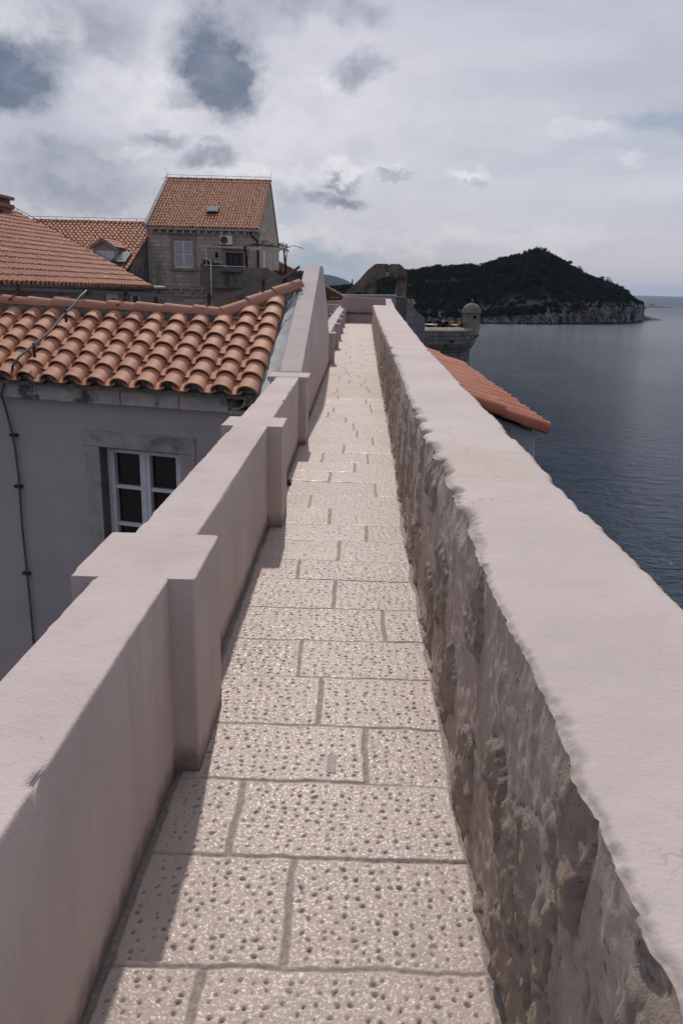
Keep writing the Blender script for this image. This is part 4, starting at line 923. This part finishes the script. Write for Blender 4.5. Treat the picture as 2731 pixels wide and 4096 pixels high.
    # low walls and little gable beyond the left parapet
    b = MB(); b.prism([(-2.2, 43, -8), (-.84, 43, -8), (-.84, 43, .95), (-2.2, 43, .85)], (0, .3, 0)); o = b.build('low_wall', M['pink'], None, .006, (-1.4, 43, 0)); tag(o, 'low pinkish wall behind the row of pilasters, the farther of two', 'wall')
    b = MB(); b.prism([(-2.2, 40, -8), (-.90, 40, -8), (-.90, 40, .78), (-2.2, 40, .80)], (0, .3, 0)); o = b.build('low_wall', M['plaster_far'], None, .006, (-1.4, 40, 0)); tag(o, 'low grey pink wall meeting the far parapet at its last pilasters', 'wall')
    h = empty('small_house', (-2.6, 60, -8), 'small brown brick gable end with a tiled verge seen past the tall triangular wall', 'house')
    b = MB(); b.prism([(-6, 60, -8), (-1.15, 60, -8), (-1.15, 60, 1.0), (-2.6, 60, 1.70), (-6, 60, 3.3)], (0, .4, 0)); b.build('wall', M['brickish'], h)
    u = norm((1, 0, -.455))
    rf = MB()
    for k in range(14): rf.tint = random.random(); c = np.array([-.95, 60.1, .93])+np.array([-1, 0, .468])*k*.36; barrel(rf, c, np.array([0, 1., 0]), norm((-1, 0, .468)), norm((.42, 0, 1)), .42, .12, .10, .10, .08, .02, 6, .012)
    rf.prism([(-.95, 60.2, .90), (-6, 60.2, 3.26), (-6, 64, 3.26), (-.95, 64, .90)], (0, 0, -.05)); rf.build('roof', M['tiles_far'], h)
    b = MB(); b.lohi((-3.2, 59.4, .55), (-1.0, 59.8, .62)); b.lohi((-3.2, 59.5, -6), (-1.0, 59.9, .54)); b.build('lean_to', M['concrete'], h)
    b = MB(); b.lohi((-2.0, 58.9, .80), (-1.3, 59.3, .86)); b.build('gutter', M['zinc_dark'], h)
    h = empty('tiled_annexe', (-4, 52, -8), 'low annexe whose row of round tile ends shows right of the balcony', 'house')
    b = MB(); b.lohi((-5.4, 52, -8), (-3.4, 54, 2.38)); b.build('wall', M['concrete'], h)
    tile_roof('roof', (-3.45, 51.8, 2.42), np.array([-1., 0, 0]), norm((0, 1, .03)), [(0, 0), (2.0, 0), (2.0, 2), (0, 2)], .30, .4, M['tiles_far'], h, seg=7, hw=.4, ht=.36)
M['pink'] = mat('pink', (.46, .345, .32), .92, .08, 1.1, .2, 60, .004, .15, stain=(.37, .28, .265), stscale=1.2, stlo=.5, sthi=.8)
M['pink_low'] = mat('pink_low', (.45, .36, .34), .92, .10, 2, .2, 60, .004, .15, stain=(.19, .155, .14), stscale=2.2, stlo=.56, sthi=.78)
M['rear'] = mat('rear', (.40, .37, .385), .92, .06, 1, .15, 60, .004, .15)
M['brick'] = mat('brick', (.19, .105, .06), .9, .35, 8, .4, 40, .006, .15)
M['brickish'] = mat('brickish', (.16, .105, .08), .95, .25, 3, .4, 20, .02, .1)
M['beige'] = mat('beige', (.42, .36, .27), .85, .1, 6, .1, 50, .003, .2)
M['wall_stone_g'] = stone_mat('wall_stone_g', (.20, .195, .175), (.15, .15, .135), (.085, .085, .075), .5, .4, soil=(.07, .085, .07))
far_walls()

# ---------------------------------------------------------------- bastion, sentry box, terrace and visitors
def rotz(P, c, a):
    P = np.array(P, float)-c; return np.stack([P[:, 0]*math.cos(a)-P[:, 1]*math.sin(a), P[:, 0]*math.sin(a)+P[:, 1]*math.cos(a), P[:, 2]], 1)+c
BC = np.array([5.1, 73.2, 0.])
def bastion():
    r = empty('bastion', (BC[0], BC[1], -22), 'round dark stone bastion tower with a corbelled parapet and paved terrace above the sea', 'bastion')
    b = MB()
    prof = [(6.3, -22), (5.25, -4.1), (5.22, -3.6), (5.40, -3.35), (5.62, -3.05), (5.66, -2.9), (5.62, -1.86)]
    b.lathe(BC, prof, 72, -math.pi, math.pi); b.build('drum', M['bastion_stone'], r)
    b = MB(); b.lathe(BC, [(5.64, -1.865), (5.66, -1.80), (5.62, -1.76), (4.5, -1.52), (4.46, -1.9), (4.45, -2.35), (0, -2.35)], 72, -math.pi, math.pi); b.build('terrace', M['sentry'], r)
    h = MB(); h.box((8.15, 68.47, -2.62), (.22, .5, .24)); h.box((7.6, 68.2, -3.0), (.14, .3, .16)); each(h, 'drain_hole', M['dark'], r)
    s = empty('sentry_box', (10.15, 72, -2.9), 'small round stone sentry box with domed top and finial on the bastion edge', 'sentry box')
    c = np.array([10.15, 72., 0.])
    b = MB(); b.lathe(c, [(.08, -3.15), (.38, -2.85), (.50, -2.62), (.78, -2.30), (.86, -2.22), (.86, -2.12), (.80, -2.08), (.80, -.36)], 32); bd = b.build('body', M['sentry'], s)
    b = MB(); b.lathe(c, [(.81, -.37), (.88, -.345), (.88, -.28), (.84, -.25), (.80, -.05), (.70, .17), (.55, .34), (.36, .46), (.16, .52), (.085, .54)], 32); b.build('dome', M['sentry'], s)
    b = MB(); b.lathe(c, [(.085, .54), (.065, .60), (.085, .64), (.08, .82), (.05, .90), (0, .92)], 12); b.build('finial', M['sentry'], s)
    b = MB(); q = math.atan2(-.8, .22); p = c+np.array([math.cos(q), math.sin(q), 0])*.77+np.array([0, 0, -.67]); b.box(p, (.1, .26, .27), ((math.cos(q), math.sin(q), 0), (-math.sin(q), math.cos(q), 0), (0, 0, 1))); b.build('loophole', M['dark'], s)
    b = MB(); p = c+np.array([-.80, .05, -1.0]); b.box(p, (.12, .5, 1.25)); b.build('doorway', M['dark'], s)
bastion()
SKIN = mat('skin', (.40, .24, .17), .6, .08, 6, .05, 60, .001, .3)
HAIR = {'dark': mat('dark_hair', (.02, .015, .012), .7, .2, 30, .1, 90, .002, .2), 'grey': mat('grey_hair', (.42, .40, .38), .7, .15, 30, .1, 90, .002, .2)}
def cloth(name, c): 
    if name not in M: M[name] = mat(name, c, .85, .12, 8, .15, 60, .004, .1)
    return M[name]
def skin_mesh(name, nodes, edges_, m, parent, sub=1, root=0):
    off = root_loc(parent); me = bpy.data.meshes.new(name)
    me.from_pydata([tuple(np.array(p[0])-np.array(off)) for p in nodes], edges_, []); o = link(name, me, m, parent)
    sk = o.modifiers.new('skin', 'SKIN'); sk.use_smooth_shade = True; lay = me.skin_vertices[0].data
    for i, p in enumerate(nodes): lay[i].radius = (p[1], p[2] if len(p) > 2 else p[1]); lay[i].use_root = (i == root)
    sb = o.modifiers.new('sub', 'SUBSURF'); sb.levels = sub; sb.render_levels = sub; return o
def person(loc, face, label, top, topc, bottomc, hair, seated=False, arm=.35, lean=0.):
    """face: heading of the chest in radians from +Y towards +X; joints follow an adult 1.72 m body"""
    r = empty('person', loc, label, 'person', 'visitors on the bastion terrace'); L = np.array(loc, float)
    ca, sa = math.cos(-face), math.sin(-face)
    def W(x, y, z): return L+np.array([x*ca-y*sa, x*sa+y*ca, z])
    hz = .50 if seated else .93; kz = .48 if seated else .50; ky = .42 if seated else .02
    l = lean
    N = [(W(0, 0, hz), .13, .11), (W(0, l*.3, hz+.22), .14, .10), (W(0, l*.7, hz+.42), .16, .11), (W(0, l, hz+.52), .07, .07), (W(0, l+.02, hz+.585), .055, .055), (W(0, l+.04, hz+.66), .078, .09), (W(0, l+.04, hz+.75), .078, .095), (W(0, l+.02, hz+.81), .05, .06)]
    E = [(i, i+1) for i in range(7)]
    def ext(prev, pts):
        for p in pts: N.append(p); E.append((prev, len(N)-1)); prev = len(N)-1
        return prev
    for s in (-1, 1):
        ext(0, [(W(s*.10, .02, hz-.02), .09), (W(s*.11, ky, kz), .062), (W(s*.11, ky-.02, .10), .04), (W(s*.12, ky-.03, .05), .04), (W(s*.13, ky+.13, .03), .03)])
        sh = ext(2, [(W(s*.19, l*.9, hz+.44), .055), (W(s*.24, l+.06, hz+.17), .042)])
        el = ext(sh, [(W(s*.17, l+.30*arm/.35, hz+.08+.16*arm), .032), (W(s*.15, l+.37*arm/.35, hz+.09+.2*arm), .026)])
        for k in range(5):
            a = (k-2)*.28*s; ln = (.055, .085, .095, .09, .07)[k]
            ext(el, [(W(s*.15+math.sin(a)*.045, l+.37*arm/.35+.05, hz+.09+.2*arm), .010), (W(s*.15+math.sin(a)*(.045+ln*.5), l+.37*arm/.35+.05+ln*.5, hz+.085+.2*arm), .008), (W(s*.15+math.sin(a)*(.045+ln*.7), l+.37*arm/.35+.05+ln*.8, hz+.065+.2*arm), .007)])
    n0 = len(N); ext(6, [(W(0, l+.13, hz+.705), .016), (W(0, l+.15, hz+.695), .012)])
    skin_mesh('body', N, E, SKIN, r)
    T = [(W(0, 0, hz-.03), .165, .135), (W(0, l*.3, hz+.2), .168, .125), (W(0, l*.7, hz+.42), .175, .125), (W(0, l*.95, hz+.50), .085, .08)]; TE = [(0, 1), (1, 2), (2, 3)]
    for s in (-1, 1):
        T += [(W(s*.19, l*.9, hz+.44), .075), (W(s*.235, l+.05, hz+.2), .060)]; TE += [(2, len(T)-2), (len(T)-2, len(T)-1)]
    skin_mesh('shirt', T, TE, cloth(*topc), r)
    B = [(W(0, 0, hz), .165, .135)]; BE = []
    for s in (-1, 1):
        i = len(B); B += [(W(s*.10, .03, hz-.03), .105), (W(s*.11, ky, kz), .082), (W(s*.11, ky-.02, .10), .062)]; BE += [(0, i), (i, i+1), (i+1, i+2)]
    skin_mesh('trousers', B, BE, cloth(*bottomc), r)
    H = [(W(0, l-.01, hz+.72), .085, .09), (W(0, l+.03, hz+.80), .088, .09)]; HE = [(0, 1)]
    skin_mesh('hair', H, HE, HAIR[hair], r)
    e = MB()
    for s in (-1, 1): e.lathe(W(s*.035, l+.128, hz+.735), [(0, -.01), (.01, 0), (0, .01)], 6)
    each(e, 'eye', M['dark'], r)
    return r
def chair(p, a):
    b = empty('chair', p, None, 'chair', 'dark chairs on the terrace'); ca, sa = math.cos(a), math.sin(a); P = np.array(p, float); ax = ((ca, sa, 0), (-sa, ca, 0), (0, 0, 1))
    w = lambda x, y, z: P+np.array([x*ca-y*sa, x*sa+y*ca, z])
    m = MB(); m.box(w(0, 0, .44), (.42, .42, .04), ax); m.build('seat', M['dark'], b)
    m = MB(); m.box(w(0, -.21, .70), (.42, .03, .36), ax); m.build('backrest', M['dark'], b)
    for x in (-.19, .19):
        for y in (-.19, .19): m = MB(); m.tube([w(x, y, 0), w(x, y, .43 if y > 0 else .6)], .016, 5); m.build('leg', M['dark'], b)
    return b
def table(p, label, top, r=.42):
    b = empty('cafe_table', p, label, 'table', 'cafe tables on the bastion terrace'); P = np.array(p, float)
    m = MB(); m.lathe(P, [(0, .70), (r, .70), (r, .74), (0, .74)], 20); m.build('tabletop', top, b)
    m = MB(); m.lathe(P, [(.25, 0), (.25, .03), (.035, .05), (.03, .70)], 10); m.build('leg', M['dark'], b)
TZ = -2.10
person((6.5, 73.0, TZ), 1.2, 'visitor with white hair in a black top seated at the terrace left end', 0, ('black_top', (.012, .012, .014)), ('dark_cloth', (.03, .03, .035)), 'grey', True)
person((7.45, 73.0, TZ), -.9, 'tall visitor with grey hair in a blue shirt standing on the terrace', 0, ('blue_shirt', (.03, .10, .21)), ('dark_cloth', (.03, .03, .035)), 'grey')
person((7.85, 73.4, TZ), 2.2, 'dark haired visitor in a white t-shirt seated beside the blue shirted one', 0, ('white_shirt', (.55, .56, .60)), ('dark_cloth', (.03, .03, .035)), 'dark', True)
person((7.75, 71.4, TZ), .2, 'dark haired visitor in dark clothes seated with their back to us', 0, ('black_top', (.012, .012, .014)), ('dark_cloth', (.03, .03, .035)), 'dark', True)
person((8.2, 72.6, TZ), 2.6, 'visitor in a red and dark top seated behind the white table', 0, ('red_top', (.16, .03, .03)), ('dark_cloth', (.03, .03, .035)), 'dark', True)
person((8.45, 72.4, TZ), -2.5, 'dark haired visitor in a yellow orange jacket seated at the terrace table', 0, ('yellow_jacket', (.42, .23, .03)), ('dark_cloth', (.03, .03, .035)), 'dark', True)
person((9.05, 71.4, TZ), -1.3, 'visitor in a pale yellow green vest seated near the sentry box', 0, ('lime_vest', (.42, .40, .14)), ('dark_cloth', (.03, .03, .035)), 'dark', True)
person((9.35, 71.9, TZ), -2.0, 'visitor in a brown jacket seated right against the sentry box', 0, ('brown_jacket', (.10, .06, .045)), ('dark_cloth', (.03, .03, .035)), 'dark', True)
pl = empty('terrace_platform', (7, 73, TZ), 'wooden raised platform under the terrace tables', 'platform')
table((6.55, 71.2, TZ), 'white topped cafe table at the left end of the terrace', M['white'], .55)
table((7.3, 71.6, TZ), 'dark wooden topped cafe table in the middle of the terrace', M['vine'], .5)
table((8.75, 71.6, TZ), 'white topped cafe table before the yellow jacketed visitor', M['white'], .4)
for k, (x, y, a, lab) in enumerate([(6.5, 73.0, -1.2, 'dark chair under the white haired visitor'), (7.85, 73.4, -2.2, 'dark chair under the visitor in the white t-shirt'), (7.75, 71.42, .1, 'dark chair under the visitor who sits with back turned'), (8.2, 72.6, 2.6, 'dark chair under the visitor in the red top'), (8.47, 72.42, -2.5, 'dark chair under the visitor in the yellow jacket'), (9.05, 71.42, 1.3, 'dark chair under the visitor in the lime vest'), (9.35, 71.92, 2.0, 'dark chair under the visitor in the brown jacket')]):
    c = chair((x, y, TZ), -a if a in (.1, 2.6, -2.5) else a); c['label'] = lab
def platform():
    b = MB(); b.lathe((BC[0], BC[1], TZ), [(0, -.248), (4.4, -.248), (4.4, 0), (0, 0)], 40); b.build('deck', M['bark'], pl)
platform()
um = empty('closed_parasol', (8.1, 74, TZ), 'tall closed dark parasol standing between the terrace tables', 'parasol')
b = MB(); b.tube([(8.1, 74, TZ), (8.1, 74, TZ+2.75)], .03, 8); b.build('pole', M['dark'], um)
b = MB(); b.lathe((8.1, 74, TZ), [(.05, 1.1), (.14, 1.2), (.10, 2.2), (.03, 2.7), (0, 2.75)], 10); b.build('canopy', M['leaf'], um)
b = MB(); b.lathe((8.1, 74, TZ), [(.3, 0), (.3, .06), (.05, .1)], 12); b.build('base', M['dark'], um)

# ---------------------------------------------------------------- house below the battlement on the sea side
def sea_house():
    h = empty('sea_side_house', (1.8, 12, -22), 'small grey rendered house with a bright orange tiled lean-to roof below the sea parapet', 'house')
    v = norm((-1, 0, .37)); P0 = np.array([2.17, 8.95, .09])
    tile_roof('roof', P0, np.array([0, 1., 0]), v, [(-.1, 0), (7.5, 0), (7.5, 1.62), (-.1, 1.62)], .325, .55, M['tiles_orange'], h, seg=12, hw=.43, ht=.38, th=.018, jit=.016, inset=.08)
    b = MB(); b.prism([(1.0, 8.98, -22), (2.10, 8.98, -22), (2.14, 8.98, -.9), (2.10, 8.98, .075), (1.0, 8.98, .48)], (0, .4, 0)); b.lohi((1.72, 9.4, -22), (2.10, 16.3, .0)); b.prism([(1.0, 16.0, -22), (2.10, 16.0, -22), (2.10, 16.0, .02), (1.0, 16.0, .42)], (0, .4, 0)); b.build('wall', M['render_grey'], h, .02)
    s = MB(); s.prism([(1.80, 8.965, -.42), (1.66, 8.965, -.38), (1.62, 8.965, -.30), (1.80, 8.965, -.33), (1.93, 8.965, -.48)][::-1], (0, .03, 0)); s.build('exposed_stone', M['ruin'], h)
sea_house()
# ---------------------------------------------------------------- island, hill, sea and ground
def ray_az(px):
    """ground heading (X/Y) of a bearing measured on the photograph"""
    return (px-822)/1794*.9607
SHX = [690, 760, 830, 935, 1060, 1130, 1250, 1340, 1430, 1462, 1476]
SHY = [640, 640, 650, 655, 668, 676, 697, 730, 768, 800, 850]
RX = [690, 745, 753, 760, 781, 796, 807, 840, 880, 935, 960, 990, 1050, 1110, 1165, 1200, 1230, 1252, 1270, 1300, 1330, 1365, 1400, 1430, 1455, 1468, 1476]
RS = [-20, -10, -5, -2., -1.4, -.3, -1, 3., 8., 15.5, 17, 19, 20.5, 23, 30, 33.5, 35.3, 33., 29.5, 24, 16.5, 11.5, 7.5, 2.0, -3.5, -6.5, -9]
CH = [690, 935, 1060, 1130, 1200, 1245, 1265, 1300, 1330, 1345, 1400, 1440, 1470, 1476]
CT = [3, 4, 7, 8, 10.5, 14, 16, 13.5, 17, 20.5, 22.0, 20.0, 17.5, 15.]
def island():
    px = np.concatenate([np.linspace(690, 1040, 60), np.linspace(1041, 1476, 330)]); a = ray_az(px)
    sh = np.interp(px, SHX, SHY); dep = np.interp(px, [690, 935, 1230, 1400, 1476], [120, 140, 150, 95, 14])
    ctop = np.interp(px, CH, CT)-25+.8*fbm(np.stack([px, 0*px, 0*px], 1), .06, 3)*2
    ridge = np.interp(px, RX, RS); ridge = 1.65+(ridge-1.65)*(sh+dep)/780; ridge = np.maximum(ridge-.8, ctop+.3)
    t = np.concatenate([np.linspace(-.5, 1, 46), np.linspace(1.05, 2, 30), np.linspace(2.1, 3, 12)])      # -0.5..1 cliff, 1..2 slope, 2..3 back
    n, m = len(px), len(t); D = np.zeros((n, m)); Z = np.zeros((n, m))
    for k, tt in enumerate(t):
        if tt <= 1:
            D[:, k] = sh+8*max(tt, 0)**1.5+2.*min(tt, 0); Z[:, k] = -25.2+(ctop+25.2)*max(0, tt)**.9-3*max(0, -tt)
        elif tt <= 2: q = tt-1; D[:, k] = sh+8+(dep-8)*q; Z[:, k] = ctop+(ridge-ctop)*math.sin(q*math.pi/2)**.92
        else: q = tt-2; D[:, k] = sh+dep+110*q; Z[:, k] = ridge+(-26-ridge)*q**1.5
    X = a[:, None]*D; Y = D+0*X; P = np.stack([X, Y, Z], -1)
    cm = sstep(t, -.4, .1)*sstep(t, 1.25, .85); rock = cm[None, :]*np.ones((n, 1))
    ridged = 1-2*abs(fbm(P*np.array([1, 1, .45]), .10, 4)); ridg2 = 1-2*abs(fbm(P*np.array([1, 1, .6])+33, .30, 3))
    Dd = -(ridged*5.5+ridg2*2.6+fbm(P, .8, 2)*.8)*rock; slope = sstep(t, .9, 1.3)[None, :]
    Y = Y+Dd; X = X+fbm(P+9, .15, 3)*2.*rock; Z = Z+slope*1.5*fbm(P, .05, 3)+rock*fbm(P+50, .22, 3)*1.3*sstep(Z, -25.2, -23)
    o = npmesh('island_terrain', np.stack([X, Y, Z], -1).reshape(-1, 3), gridfaces(n, m), M['cliff'], None, False, dict(veg=np.clip(np.repeat(sstep(t, .95, 1.15)[None, :], n, 0), 0, 1).ravel()))
    tag(o, 'wooded island with low pale rocks and a steep cliff at its right end', 'island', kind='structure')
    # forest canopy
    VV = []; FF = []; TT = []; cnt = 0
    rs = np.random.default_rng(3)
    Ns = 5200
    pq = rs.uniform(735, 1474, Ns); tq = rs.random(Ns)**.8*1.05
    fx = np.interp(pq, px, np.arange(n)).astype(int)
    for q in range(Ns):
        i = fx[q]; tt = 1.+tq[q]-(.06 if tq[q] < .5 else 0)
        if rs.random() < (.22 if pq[q] < 1245 else .08): tt = .6+.42*rs.random()
        k = min(m-1, max(0, int(np.interp(tt, t, np.arange(m))+.5))); p = np.array([X[i, k], Y[i, k], Z[i, k]])
        r = (1.7+3.4*rs.random()**2)*(.55 if pq[q] > 1435 else 1)*(.6 if tt < 1 else 1); nn = int(34+r*8)
        d = rs.normal(0, 1, (nn, 3)); d /= np.linalg.norm(d, axis=1)[:, None]; d[:, 2] = abs(d[:, 2])*1.0-.15
        c = p+np.array([0, 0, r*.35])+d*r*np.array([1, 1, .85])*rs.uniform(.75, 1.1, (nn, 1))
        A_ = rs.normal(0, 1, (nn, 3)); A_ /= np.linalg.norm(A_, axis=1)[:, None]; B_ = np.cross(A_, rs.normal(0, 1, (nn, 3))); B_ /= np.linalg.norm(B_, axis=1)[:, None]
        s = rs.uniform(.45, .95, (nn, 1))*(.7 if r < 2 else 1)
        V4 = np.stack([c-A_*s, c-B_*s*.7, c+A_*s, c+B_*s*.7], 1).reshape(-1, 3)
        VV.append(V4); FF.append(np.arange(nn*4).reshape(-1, 4)+cnt); cnt += nn*4; TT.append(np.full(nn*4, rs.random()))
    o = npmesh('forest', np.concatenate(VV), np.concatenate(FF), M['forest'], None, False, dict(tint=np.concatenate(TT)))
    tag(o, 'dense dark evergreen forest covering the island', 'forest', kind='stuff')
    # trees one can tell apart on the skyline
    def tree(name, pxl, tt, h, kind, label, grp):
        i = int(np.interp(pxl, px, np.arange(n))); k = int(np.interp(tt, t, np.arange(m))); b = (float(X[i, k]), float(Y[i, k]), float(Z[i, k])-.5)
        r = empty(name, b, label, 'tree', grp); tk = MB(); tk.tube([b, (b[0]+.2, b[1], b[2]+h*.45), (b[0]+.1, b[1], b[2]+h*.6)], [.3, .22, .1], 6)
        f = MB()
        if kind == 'cypress':
            for q in range(10): z = b[2]+h*(.12+.085*q); leaf_cloud(f, (b[0], b[1], z), h*.085*(1.15-abs(q-3)/9), 34, .42, 1.3, .3)
        else:
            tk.tube([(b[0]+.15, b[1], b[2]+h*.3), (b[0]-h*.2, b[1], b[2]+h*.5)], [.16, .08], 5); tk.tube([(b[0]+.15, b[1], b[2]+h*.25), (b[0]+h*.22, b[1]+.4, b[2]+h*.5)], [.16, .08], 5)
            for q in range(7): leaf_cloud(f, (b[0]+random.uniform(-.28, .28)*h, b[1]+random.uniform(-.25, .25)*h, b[2]+h*random.uniform(.25, .62)), h*random.uniform(.15, .24), 90, .5, .85, .3)
        tk.build('trunk', M['bark'], r); f.build('crown', M['forest'], r)
    g = 'pine trees on the island skyline'; lp = 'dark pine standing out on the island skyline on the right slope'
    for pxl, h in ((1297, 10), (1318, 11), (1327, 14), (1368, 11), (1382, 13), (1394, 10), (1408, 9), (1420, 9), (1434, 6.5), (1446, 5.5)): tree('pine_tree', pxl, 1.96, h, 'pine', lp, g)
    lp = 'dark pine in the clump crowning the island summit'
    for pxl, h in ((1180, 8), (1198, 9), (1212, 10), (1226, 11), (1238, 11), (1247, 9)): tree('pine_tree', pxl, 1.97, h, 'pine', lp, 'pine trees on the island summit')
    for pxl, h in ((1005, 9), (1115, 9), (1145, 8), (970, 8)): tree('pine_tree', pxl, 1.97, h, 'pine', 'dark pine above the flat left part of the island skyline', 'pine trees on the left skyline')
    tree('cypress_tree', 813, 1.95, 12, 'cypress', 'slender dark cypress rising beside the ruined gable slope', None)
    # skerries
    for nm, lab, x0, x1, y0, w, hgt in (('rock_islet', 'low brown rocky islet far off the island cliff, the farther one', 1468, 1545, 1780, 30, 9.5), ('rock_islet', 'dark jagged rocks in the water at the foot of the island cliff, the nearer one', 1466, 1523, 885, 16, 6.)):
        ax0, ax1 = ray_az(x0)*y0, ray_az(x1)*y0; un = np.linspace(0, 1, 70); vn_ = np.linspace(-1, 1, 24); U, Vv = np.meshgrid(un, vn_, indexing='ij')
        Xr = ax0+(ax1-ax0)*U; Yr = y0+Vv*w; Pr = np.stack([Xr, Yr, 0*Xr], -1)
        env = np.clip(1.25-U*1.05, .12, 1)*(1-Vv**2)*sstep(U, 0, .06)*sstep(1-U, 0, .10)
        Zr = -25.6+hgt*env*(.75+.7*fbm(Pr, .08, 4))
        tag(npmesh(nm, np.stack([Xr, Yr, Zr], -1).reshape(-1, 3), gridfaces(70, 24), M['cliff'], None, False, dict(veg=0*Xr.ravel()), loc=((ax0+ax1)/2, y0, 0)), lab, 'rock')
def cliff_mat():
    g = newmat('cliff'); c = g.coord(); s = g.sep(c); vg = g.attr('veg')
    k = g.mix(g.ramp(g.noise(g.vec('MULTIPLY', c, (1, 1, .4)), .22, 7, .7), .36, .64), (.075, .068, .062), (.36, .325, .30))
    k = g.mix(g.ramp(g.noise(c, .05, 4, .6), .52, .68, 0, .55), k, (.15, .088, .065))
    k = g.mix(g.ramp(g.noise(c, .45, 5, .7), .56, .72, 0, .8), k, (.045, .043, .036))
    k = g.mix(g.ramp(g.math('ADD', s[2], g.math('MULTIPLY', g.noise(c, .3, 3, .5), 2.)), -22.6, -23.9), k, (.04, .037, .035))
    k = g.mix(vg, k, (.035, .038, .02))
    g.put(g.p.inputs['Base Color'], k); g.p.inputs['Roughness'].default_value = .95; g.p.inputs['Specular IOR Level'].default_value = .1
    g.put(g.p.inputs['Normal'], g.bump(g.noise(c, .9, 6, .7), .9, 1.2)); return g.m
M['cliff'] = cliff_mat()
M['forest'] = mat('forest', (.008, .014, .007), .9, .35, .05, 0, spec=.03, tint=(.034, .042, .018))
island()
def far_hill():
    xs = np.linspace(-1150, 60, 90); prof = np.interp(xs, [-1150, -900, -684, -609, -459, -328, -291, -197, -120, -53, -25, 0, 60], [60, 95, 117, 128, 114, 100, 97, 85, 62, 31, 8, -26, -30])
    v = np.linspace(-1, 1, 30); X = np.repeat(xs[:, None], 30, 1); Y = 7000+v[None, :]*500+0*X; P = np.stack([X, Y, 0*X], -1)
    Z = -27+(prof[:, None]+27)*np.clip(1-abs(v[None, :])**1.6, 0, 1)*(1+.05*fbm(P, .02, 4))+1.5*fbm(P, .05, 3)
    tag(npmesh('distant_hill', np.stack([X, Y, Z], -1).reshape(-1, 3), gridfaces(90, 30), M['far_green'], None, True), 'distant blue hill on the horizon left of the ruined gable', 'hill', kind='structure')
M['far_green'] = mat('far_green', (.03, .045, .04), .95, .3, .01, 0, spec=.05)
far_hill()
def sea_mat():
    g = newmat('sea_water'); c = g.coord()
    g.put(g.p.inputs['Base Color'], (.008, .030, .060)); g.p.inputs['IOR'].default_value = 1.33; g.p.inputs['Specular IOR Level'].default_value = .32
    dist = g.vec('LENGTH', c)
    w = g.vec('MULTIPLY', c, (.55, 1., 1.))
    h1 = g.noise(w, .55, 5, .62, .4); h2 = g.noise(w, 2.2, 3, .6, .2); h3 = g.noise(c, .035, 3, .5)
    h = g.math('ADD', g.math('MULTIPLY', h1, 1.), g.math('MULTIPLY', h2, .32))
    b = g.N.new('ShaderNodeBump'); g.put(b.inputs['Height'], h); g.put(b.inputs['Strength'], g.math('MULTIPLY', g.ramp(dist, 60, 1600, 1., .38, False), g.ramp(h3, .3, .7, .85, 1.1))); b.inputs['Distance'].default_value = 2.2
    g.put(g.p.inputs['Normal'], b.outputs[0]); g.put(g.p.inputs['Roughness'], g.ramp(dist, 60, 2500, .12, .46, False)); return g.m
M['sea'] = sea_mat()
M['ground'] = mat('ground', (.16, .145, .125), .95, .2, .3, .3, 6, .02, .1)
rr = [2, 40, 120, 400, 1500, 6000, 19000]; vs = []; sg = 96
for r in rr:
    for k in range(sg): q = 2*math.pi*k/sg; vs.append((r*math.cos(q), r*math.sin(q), -25.0))
fs = [[i*sg+k, i*sg+(k+1) % sg, (i+1)*sg+(k+1) % sg, (i+1)*sg+k] for i in range(len(rr)-1) for k in range(sg)]
o = npmesh('sea', vs, fs, M['sea'], None, False); tag(o, 'calm dark blue grey sea stretching to the horizon', 'sea', kind='structure')
def shore():
    # town ground inside the walls and the rocky foot of the walls outside
    xs = np.concatenate([np.linspace(-160, -2, 20), np.linspace(-.9, 14, 40)]); ys = np.linspace(-40, 120, 120); X, Y = np.meshgrid(xs, ys, indexing='ij'); P = np.stack([X, Y, 0*X], -1)
    Z = np.where(X < -.85, -11.9, np.interp(X, [-.9, 2, 5, 8, 10, 14], [-19, -20, -21, -23, -25.5, -28]))+np.where(X < -.85, 0, 1.6*fbm(P, .35, 4))
    Z = np.where((Y > 100) & (X > -.85), Z-(Y-100)*.4, Z)
    o = npmesh('town_ground', np.stack([X, Y, Z], -1).reshape(-1, 3), gridfaces(60, 120), M['ground'], None, True); tag(o, 'ground of the town and rocks under the walls', 'ground', kind='structure')
shore()
def haze():
    m = bpy.data.materials.new('haze_air'); m.use_nodes = True; nt = m.node_tree; nt.nodes.clear()
    out = nt.nodes.new('ShaderNodeOutputMaterial'); v = nt.nodes.new('ShaderNodeVolumePrincipled')
    v.inputs['Color'].default_value = (.45, .68, 1.0, 1); v.inputs['Density'].default_value = HAZE; v.inputs['Anisotropy'].default_value = .2
    nt.links.new(v.outputs[0], out.inputs['Volume'])
    b = MB(); b.lohi((-19600, -19600, -40), (19600, 19600, 160)); o = b.build('haze', m); tag(o, 'thin sea haze in the air', 'haze', kind='stuff')
HAZE = 0.00003
haze()

# small fittings on the walk
b = MB(); b.lohi((-.60, 6.50, .004), (-.525, 6.62, .022)); b.lohi((-.60, 6.53, .0225), (-.55, 6.59, .035)); o = b.build('drain_spout', M['dark'], None, .003, (-.56, 6.56, 0)); tag(o, 'small black metal drain spout at the foot of the left parapet', 'drain')
b = MB(); b.lohi((-.060, 2.39, -.004), (-.028, 2.50, .0035)); o = b.build('metal_plate', mat('worn_metal', (.36, .31, .285), .6, .15, 30, .2, 90, .002, .3), None, .001, (-.045, 2.45, 0)); tag(o, 'small grey metal plate let into a paving slab', 'plate')
